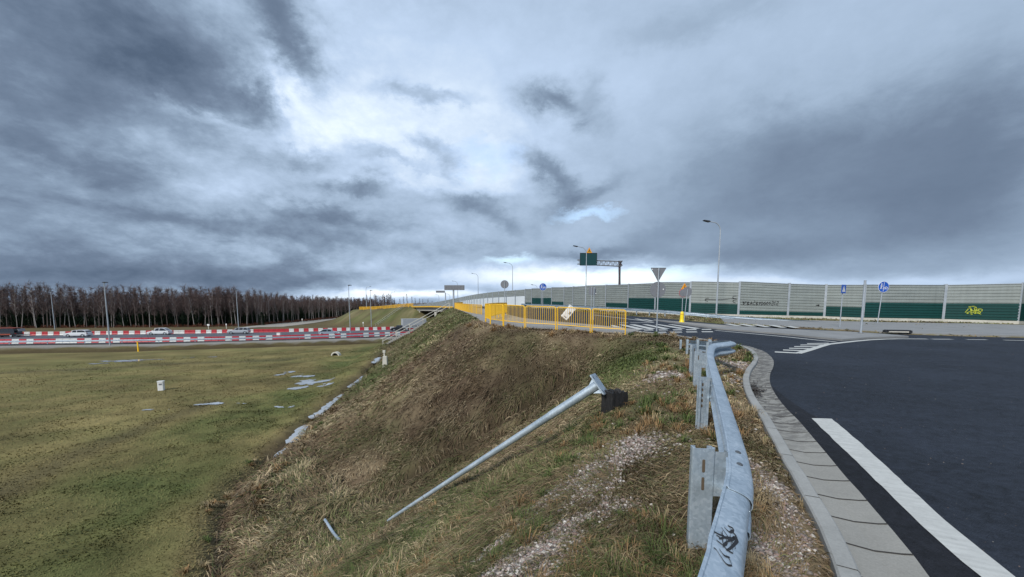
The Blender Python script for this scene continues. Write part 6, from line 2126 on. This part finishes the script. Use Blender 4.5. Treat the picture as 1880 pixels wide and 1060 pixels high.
# gravel stones
def stones(N, label):
    xs = []; ys = []
    for (cx, cy, rx, ry, a) in GRAVEL:
        k_ = int(1050 * min(1.0, (rx * ry) / 0.09) ** 0.8) + 200
        k_ = int(k_ * min(1, 5.0 / max(2.5, cy)) ** 0.6)
        u = RNG.normal(0, 0.75, k_) * rx; v = RNG.normal(0, 0.75, k_) * ry
        xs.append(cx + u * math.cos(a) - v * math.sin(a)); ys.append(cy + u * math.sin(a) + v * math.cos(a))
    # scattered everywhere on the verge
    sx, sy, _ = scatter(26000, 1.7, 16, -35, 45)
    keep = (sdf(sx, sy, P1) < 0.8) & (RNG.random(len(sx)) < (0.06 + 0.75 * (fbm(sx * 2, sy * 2, 99, 3) > 0.56)) * (0.30 + 0.9 * (sx > 0.42 * sy + 0.35)))
    xs.append(sx[keep]); ys.append(sy[keep])
    x = np.concatenate(xs); y = np.concatenate(ys)
    ok = sdf(x, y, KR) > 0.13
    gx_, gy_, _ = scatter(520, 2.0, 24, 12, 54)
    gk = sdf(gx_, gy_, ROAD) < -0.02
    x, y = np.concatenate([x[ok], gx_[gk]]), np.concatenate([y[ok], gy_[gk]]); n = len(x); ng = int(gk.sum())
    z = gz(x, y)
    z[n - ng:] = H(x[n - ng:], y[n - ng:])
    r_ = np.hypot(x, y)
    s = (0.006 + 0.014 * RNG.random(n) ** 2.5) * np.clip(r_ / 3.5, 1, 2.2)
    s[n - ng:] *= 0.22
    oct_ = np.array([[1, 0, 0], [-1, 0, 0], [0, 1, 0], [0, -1, 0], [0, 0, 1], [0, 0, -1], [.65, .65, .35], [-.65, .6, .3], [-.6, -.65, .35], [.65, -.6, .3]], float)
    faces = np.array([[6, 4, 0], [0, 2, 6], [2, 4, 6], [2, 7, 4], [7, 1, 4], [2, 1, 7], [1, 8, 4], [8, 3, 4], [1, 3, 8], [3, 9, 4], [9, 0, 4], [3, 0, 9], [0, 5, 2], [2, 5, 1], [1, 5, 3], [3, 5, 0]])
    ang = RNG.random(n) * 6.28
    sc = np.stack([0.7 + 0.8 * RNG.random(n), 0.6 + 0.5 * RNG.random(n), 0.4 + 0.35 * RNG.random(n)], 1) * s[:, None]
    P = oct_[None] * (1 + RNG.normal(0, 0.10, (n, 10, 1))) * sc[:, None, :]
    ca, sa = np.cos(ang)[:, None], np.sin(ang)[:, None]
    X = P[..., 0] * ca - P[..., 1] * sa + x[:, None]; Yv = P[..., 0] * sa + P[..., 1] * ca + y[:, None]; Z = P[..., 2] + z[:, None] + (s * 0.4)[:, None]
    V = np.stack([X, Yv, Z], -1)
    pal = np.array([[0.36, 0.31, 0.28], [0.28, 0.225, 0.20], [0.20, 0.175, 0.155], [0.50, 0.47, 0.43], [0.26, 0.185, 0.16], [0.14, 0.12, 0.105]])
    cc = pal[RNG.integers(0, 6, n)] * (0.7 + 0.5 * RNG.random((n, 1)))
    C = np.repeat(cc[:, None], 10, 1)
    F = (np.arange(n) * 10)[:, None, None] + faces[None]
    o = mesh_from('gravel', V.reshape(-1, 3), [F.reshape(-1, 3)], C.reshape(-1, 3), M_STONE, 10)
    return tag(o, label, 'gravel', kind='stuff')
V = []
for _ in range(420):
    i_ = min(range(len(KPATH)), key=lambda k_: abs(KPATH[k_].y - 7.6)) + int(random.gauss(0, 2.2))
    q_ = KPATH[i_]; t_ = (KPATH[i_ + 1] - q_).normalized(); r_ = Vector((t_.y, -t_.x, 0))
    c_ = q_ - r_ * abs(random.gauss(0.02, 0.11)) + t_ * random.uniform(-.1, .1) + Vector((0, 0, float(H(q_.x, q_.y)) + random.uniform(0.004, 0.03)))
    a_ = random.uniform(0, 6.28)
    for k_ in range(3):
        V.append(c_ + Vector((math.cos(a_ + 2.1 * k_), math.sin(a_ + 2.1 * k_), random.uniform(-.3, .5))) * random.uniform(0.012, 0.03))
tag(tri_obj('leaf_litter', V, plain('wet_leaves', (0.035, 0.025, 0.018), 0.7)), 'dark wet leaf litter heaped in the gutter bend', 'litter', kind='stuff')
stones(0, 'pale crushed stone scattered in patches along the crest and verge')

# ------------------------------------------------------------------ trees
def tree_arrays(seed, hgt, kind='birch', twigs=520):
    rnd = np.random.default_rng(seed)
    m = MB()
    lean = rnd.normal(0, 0.035, 2)
    tr = []
    n = 7
    for i in range(n):
        f = i / (n - 1)
        tr.append(Vector((lean[0] * hgt * f + 0.12 * math.sin(f * 5 + seed), lean[1] * hgt * f + 0.1 * math.sin(f * 4 + seed * 2), hgt * f * 0.96)))
    r0 = 0.105 if kind == 'birch' else 0.13
    m.tube(tr, [r0 * (1 - 0.88 * i / (n - 1)) for i in range(n)], 6, cap=False)
    limbs = []
    nl_ = 20
    for k_ in range(nl_):
        f = 0.30 + 0.66 * (k_ / nl_) + rnd.uniform(-.02, .02)
        i0 = min(n - 2, int(f * (n - 1))); fr = f * (n - 1) - i0
        p = tr[i0].lerp(tr[i0 + 1], fr)
        a = rnd.uniform(0, 6.28); Lm = (2.3 * (1 - 0.55 * f)) * rnd.uniform(0.6, 1.2) * hgt / 13
        el_a = rnd.uniform(0.75, 1.15)
        q1 = p + Vector((math.cos(a) * math.cos(el_a), math.sin(a) * math.cos(el_a), math.sin(el_a))) * Lm * 0.55
        q2 = q1 + Vector((math.cos(a) * math.cos(el_a + .15), math.sin(a) * math.cos(el_a + .15), math.sin(el_a + .15))) * Lm * 0.5
        m.tube([p, q1, q2], [0.045, 0.028, 0.010], 3, cap=False)
        limbs.append((p, q1, q2))
    V = []
    for t in range(twigs):
        p, q1, q2 = limbs[rnd.integers(0, len(limbs))]
        f = rnd.random()
        s_ = p.lerp(q1, f * 2) if f < .5 else q1.lerp(q2, f * 2 - 1)
        if rnd.random() < 0.25:
            ff = rnd.uniform(0.35, 1.0); i0 = min(n - 2, int(ff * (n - 1))); s_ = tr[i0].lerp(tr[i0 + 1], ff * (n - 1) - i0)
        a = rnd.uniform(0, 6.28); e_ = rnd.uniform(-0.2, 1.25); L_t = rnd.uniform(0.5, 1.35)
        d = Vector((math.cos(a) * math.cos(e_), math.sin(a) * math.cos(e_), math.sin(e_)))
        sd_ = d.cross(Vector((rnd.normal(), rnd.normal(), rnd.normal()))).normalized() * rnd.uniform(0.014, 0.032)
        V += [s_ - sd_, s_ + sd_, s_ + d * L_t]
    return m, V
def conifer_arrays(seed, hgt):
    rnd = np.random.default_rng(seed)
    m = MB(); m.tube([(0, 0, 0), (0, 0, hgt * 0.95)], [0.14, 0.03], 6, cap=False)
    V = []
    for t in range(900):
        f = rnd.random() ** 0.8
        z_ = hgt * (0.04 + 0.96 * f); rr = (1 - f) * hgt * 0.24 * rnd.uniform(0.3, 1.05) + 0.05
        a = rnd.uniform(0, 6.28)
        p = Vector((math.cos(a) * rr, math.sin(a) * rr, z_ - rr * 0.25))
        d = Vector((math.cos(a), math.sin(a), rnd.uniform(-.5, .3))) * rnd.uniform(.3, .6)
        sd_ = d.cross(Vector((rnd.normal(), rnd.normal(), rnd.normal()))).normalized() * rnd.uniform(.08, .17)
        V += [p - sd_, p + sd_, p + d]
    return m, V
def _old_tri(name, V, mat, parent=None):
    me = bpy.data.meshes.new(name)
    me.from_pydata([tuple(v) for v in V], [], [(3 * k_, 3 * k_ + 1, 3 * k_ + 2) for k_ in range(len(V) // 3)])
    me.materials.append(mat)
    o = bpy.data.objects.new(name, me); COL.objects.link(o); o.parent = parent
    return o
TL = {'birch': 'slender bare birch with a pale trunk in the front rows of the forest', 'dark': 'bare dark trunked tree in the front rows of the forest', 'conifer': 'dark green conifer among the bare trees at the forest foot', 'bush': 'russet leafless bush at the foot of the forest'}
TG = {'birch': 'birches along the forest edge', 'dark': 'dark bare trees along the forest edge', 'conifer': 'conifers along the forest edge', 'bush': 'bushes along the forest edge'}
protos = []; raw = []
def proto(kind, seed, hgt):
    if kind == 'conifer': m, V = conifer_arrays(seed, hgt)
    else: m, V = tree_arrays(seed, hgt, kind)
    root = thing({'birch': 'birch_tree', 'dark': 'bare_tree', 'conifer': 'conifer_tree'}[kind], (0, 0, 0), TL[kind], 'tree', group=TG[kind])
    m.build('trunk', {'birch': M_BARK, 'dark': M_BARKD, 'conifer': M_BARKD}[kind], root, fixn=False)
    tri_obj('crown', V, {'birch': M_TWIG, 'dark': M_TWIG, 'conifer': M_NEEDLE}[kind], root)
    raw.append((kind, m, V))
    return root
for s_ in range(5): protos.append(('birch', proto('birch', 10 + s_, 13.5)))
for s_ in range(5): protos.append(('dark', proto('dark', 30 + s_, 13.5)))
for s_ in range(2): protos.append(('conifer', proto('conifer', 50 + s_, 7.0)))
usedp = set()
EDGE = [(-215, 108), (-190, 116), (-164, 124), (-104, 139), (-98, 160), (-98, 178), (-103, 220), (-107, 265), (-108, 330), (-112, 380)]
EP = catmull([Vector((a, b_, 0)) for a, b_ in EDGE], 1.0)
def place_tree(kind, x, y, sc, label=None, group=None):
    cands = [i for i, (k_, _) in enumerate(protos) if k_ == kind]
    i = random.choice(cands)
    root = protos[i][1]
    if i in usedp: root = dup(root)
    else: usedp.add(i)
    root.location = (x, y, gzf(x, y) - 0.05)
    root.rotation_euler = (random.gauss(0, 0.03), random.gauss(0, 0.03), random.uniform(0, 6.28))
    root.scale = (sc, sc, sc * random.uniform(0.94, 1.06))
    if label: root['label'] = label
    if group: root['group'] = group
    return root
cnt = 0
allp = along(EP, 0, 1e9, 1.75)
for p, t in allp:
    nrm = Vector((-t.y, t.x, 0))
    for row in range(2 if p.y < 175 else 1):
        if cnt > 285: break
        q_ = p + nrm * (row * 3.0 + random.uniform(0, 3.0)) + t * random.uniform(-0.7, 0.7)
        if q_.x / q_.y < -1.36: continue
        rr = random.random()
        kind = 'birch' if rr < 0.48 else 'dark'
        place_tree(kind, q_.x, q_.y, random.uniform(0.78, 1.10) * (1.04 if p.y < 128 else 0.97 if p.y < 170 else 0.90)); cnt += 1
for (px, sc, Yc) in ((392, 1.0, 143), (402, 1.15, 144), (386, .9, 142), (428, .95, 145), (434, 1.0, 146), (268, 1.0, 140), (275, .8, 139), (218, 0.9, 137), (60, .8, 128), (330, .6, 140), (12, .9, 127), (480, .7, 146), (236, 1.05, 139), (248, .85, 138), (112, .8, 131)):
    X = (px - 940) / FPX * Yc * 1.0
    place_tree('conifer', X, Yc, sc * 1.0)
# one tall forked birch standing in front
f_ = place_tree('birch', (67 - 940) / FPX * 126, 126, 1.12, 'tall forked pale birch standing out in front of the forest at the left', 'birches along the forest edge')

# deep forest mass: everything behind the front rows
VV = []; VT = []; FT_ = []
def mat_np(lst): return np.array([tuple(v) for v in lst], float)
rawn = [(k_, mat_np(m.v), m.f, mat_np(V)) for k_, m, V in raw]
tv = []; twv = []; tf = []; base = 0
cp_ = []
rngf = np.random.default_rng(5)
for p, t in along(EP, 0, 1e9, 2.0):
    nrm = Vector((-t.y, t.x, 0))
    for dpt in (7.5, 11, 15, 20, 27, 36, 50, 70):
        if rngf.random() < 0.25: continue
        q_ = p + nrm * (dpt + rngf.uniform(-2, 2)) + t * rngf.uniform(-1, 1)
        if q_.x / q_.y < -1.5 or q_.y < 60: continue
        cp_.append((q_.x, q_.y))
for (x_, y_) in cp_:
    k_, tvv, tff, cv = rawn[int(rngf.integers(0, 10))]
    a = rngf.uniform(0, 6.28); s_ = rngf.uniform(0.80, 1.12) * (1.0 if y_ < 170 else 0.9)
    ca, sa = math.cos(a) * s_, math.sin(a) * s_
    M3 = np.array([[ca, -sa, 0], [sa, ca, 0], [0, 0, s_]])
    off = np.array([x_, y_, LOW])
    sub = cv.reshape(-1, 3, 3)[:300] 
    ctr = sub[:, :1]; sub = ctr + (sub - ctr) * 1.5
    twv.append((sub.reshape(-1, 3) @ M3.T) + off)
    trunk = tvv[:42]
    tv.append((trunk @ M3.T) + off)
    for f__ in tff[:36]:
        tf.append(tuple(base + i for i in f__))
    base += 42
tw_all = np.concatenate(twv)
nt = len(tw_all) // 3
me = bpy.data.meshes.new('forest')
ta = np.concatenate(tv)
me.vertices.add(len(tw_all) + len(ta))
me.vertices.foreach_set('co', np.concatenate([tw_all, ta]).astype(np.float32).ravel())
tfa = np.array(tf, dtype=np.int64) + len(tw_all)
li = np.concatenate([np.arange(nt * 3), tfa.ravel()]).astype(np.int32)
me.loops.add(len(li)); me.loops.foreach_set('vertex_index', li)
ls = np.concatenate([np.arange(nt) * 3, nt * 3 + np.arange(len(tfa)) * 4]).astype(np.int32)
me.polygons.add(len(ls)); me.polygons.foreach_set('loop_start', ls)
me.update()
me.materials.append(M_TWIG); me.materials.append(M_BARKD)
me.polygons.foreach_set('material_index', np.concatenate([np.zeros(nt), np.ones(len(tfa))]).astype(np.int32))
o = bpy.data.objects.new('forest', me); COL.objects.link(o)
tag(o, 'deep bare winter forest behind the front trees', 'forest', kind='stuff')

# understory: russet scrub and dark thicket
def scrub(name, pts_, mat, label, per=26, hgt=1.6, wdt=0.06):
    V = []
    rnd = np.random.default_rng(len(pts_))
    for (x_, y_, h_) in pts_:
        z_ = LOW + 0.0
        for k_ in range(per):
            a = rnd.uniform(0, 6.28); r_ = rnd.uniform(0, 1.0)
            p = Vector((x_ + math.cos(a) * r_ * .5, y_ + math.sin(a) * r_ * .5, z_ + rnd.uniform(0, h_ * 0.5)))
            d = Vector((math.cos(a) * .5, math.sin(a) * .5, rnd.uniform(.4, 1.2))) * h_ * rnd.uniform(.3, .6)
            sd_ = d.cross(Vector((rnd.normal(), rnd.normal(), rnd.normal()))).normalized() * wdt
            V += [p - sd_, p + sd_, p + d]
    o = tri_obj(name, V, mat)
    return tag(o, label, 'undergrowth', kind='stuff')
pp1 = []; pp2 = []
for p, t in along(EP, 0, 1e9, 0.9):
    nrm = Vector((-t.y, t.x, 0))
    if p.x / p.y < -1.4: continue
    for k_ in range(2):
        q_ = p + nrm * random.uniform(-2.5, 2.0)
        pp1.append((q_.x, q_.y, random.uniform(0.5, 1.6)))
    for k_ in range(5):
        q_ = p + nrm * random.uniform(3, 22)
        pp2.append((q_.x, q_.y, random.uniform(2.5, 9.0)))
scrub('scrub', pp1, M_RUSSET, 'russet scrub along the foot of the forest')
scrub('thicket', pp2, M_NEEDLE, 'dark thicket between the trunks inside the forest', per=30, wdt=0.20)

# scattered trees beyond the bridge and distant wood line
for i, (px, Y_, sc) in enumerate(((742, 330, .72), (750, 320, .78), (757, 335, .66), (764, 340, .62), (771, 350, .66), (778, 345, .60), (786, 360, .58), (794, 370, .52), (803, 380, .48), (700, 360, .7), (712, 350, .55), (724, 370, .6), (735, 360, .62))):
    X = (px - 940) / FPX * Y_
    zt = gzf(X, Y_)
    k_ = place_tree('dark', X, Y_, sc * 1.15, 'dark bare tree on the skyline beyond the bridge', 'trees beyond the bridge')
# far woods ringing the plain
V = []
rnd = np.random.default_rng(77)
for k_ in range(16000):
    a = R(rnd.uniform(-62, 62)); r_ = rnd.uniform(560, 640)
    x_, y_ = math.sin(a) * r_, math.cos(a) * r_
    h_ = 7 + 5 * float(vnoise(np.array([a * 30]), np.array([1.0]), 5)[0])
    z_ = -2 + rnd.uniform(0, 1) * h_ * .8 + LOW * .3
    sd_ = Vector((rnd.uniform(.3, .9), 0, 0)); 
    V += [Vector((x_, y_, z_)) - sd_, Vector((x_, y_, z_)) + sd_, Vector((x_ + rnd.normal() * .5, y_, z_ + rnd.uniform(1.5, 3.0)))]
o = tri_obj('distant_wood', V, M_TWIGG)
tag(o, 'low distant wood along the horizon', 'forest', kind='stuff')
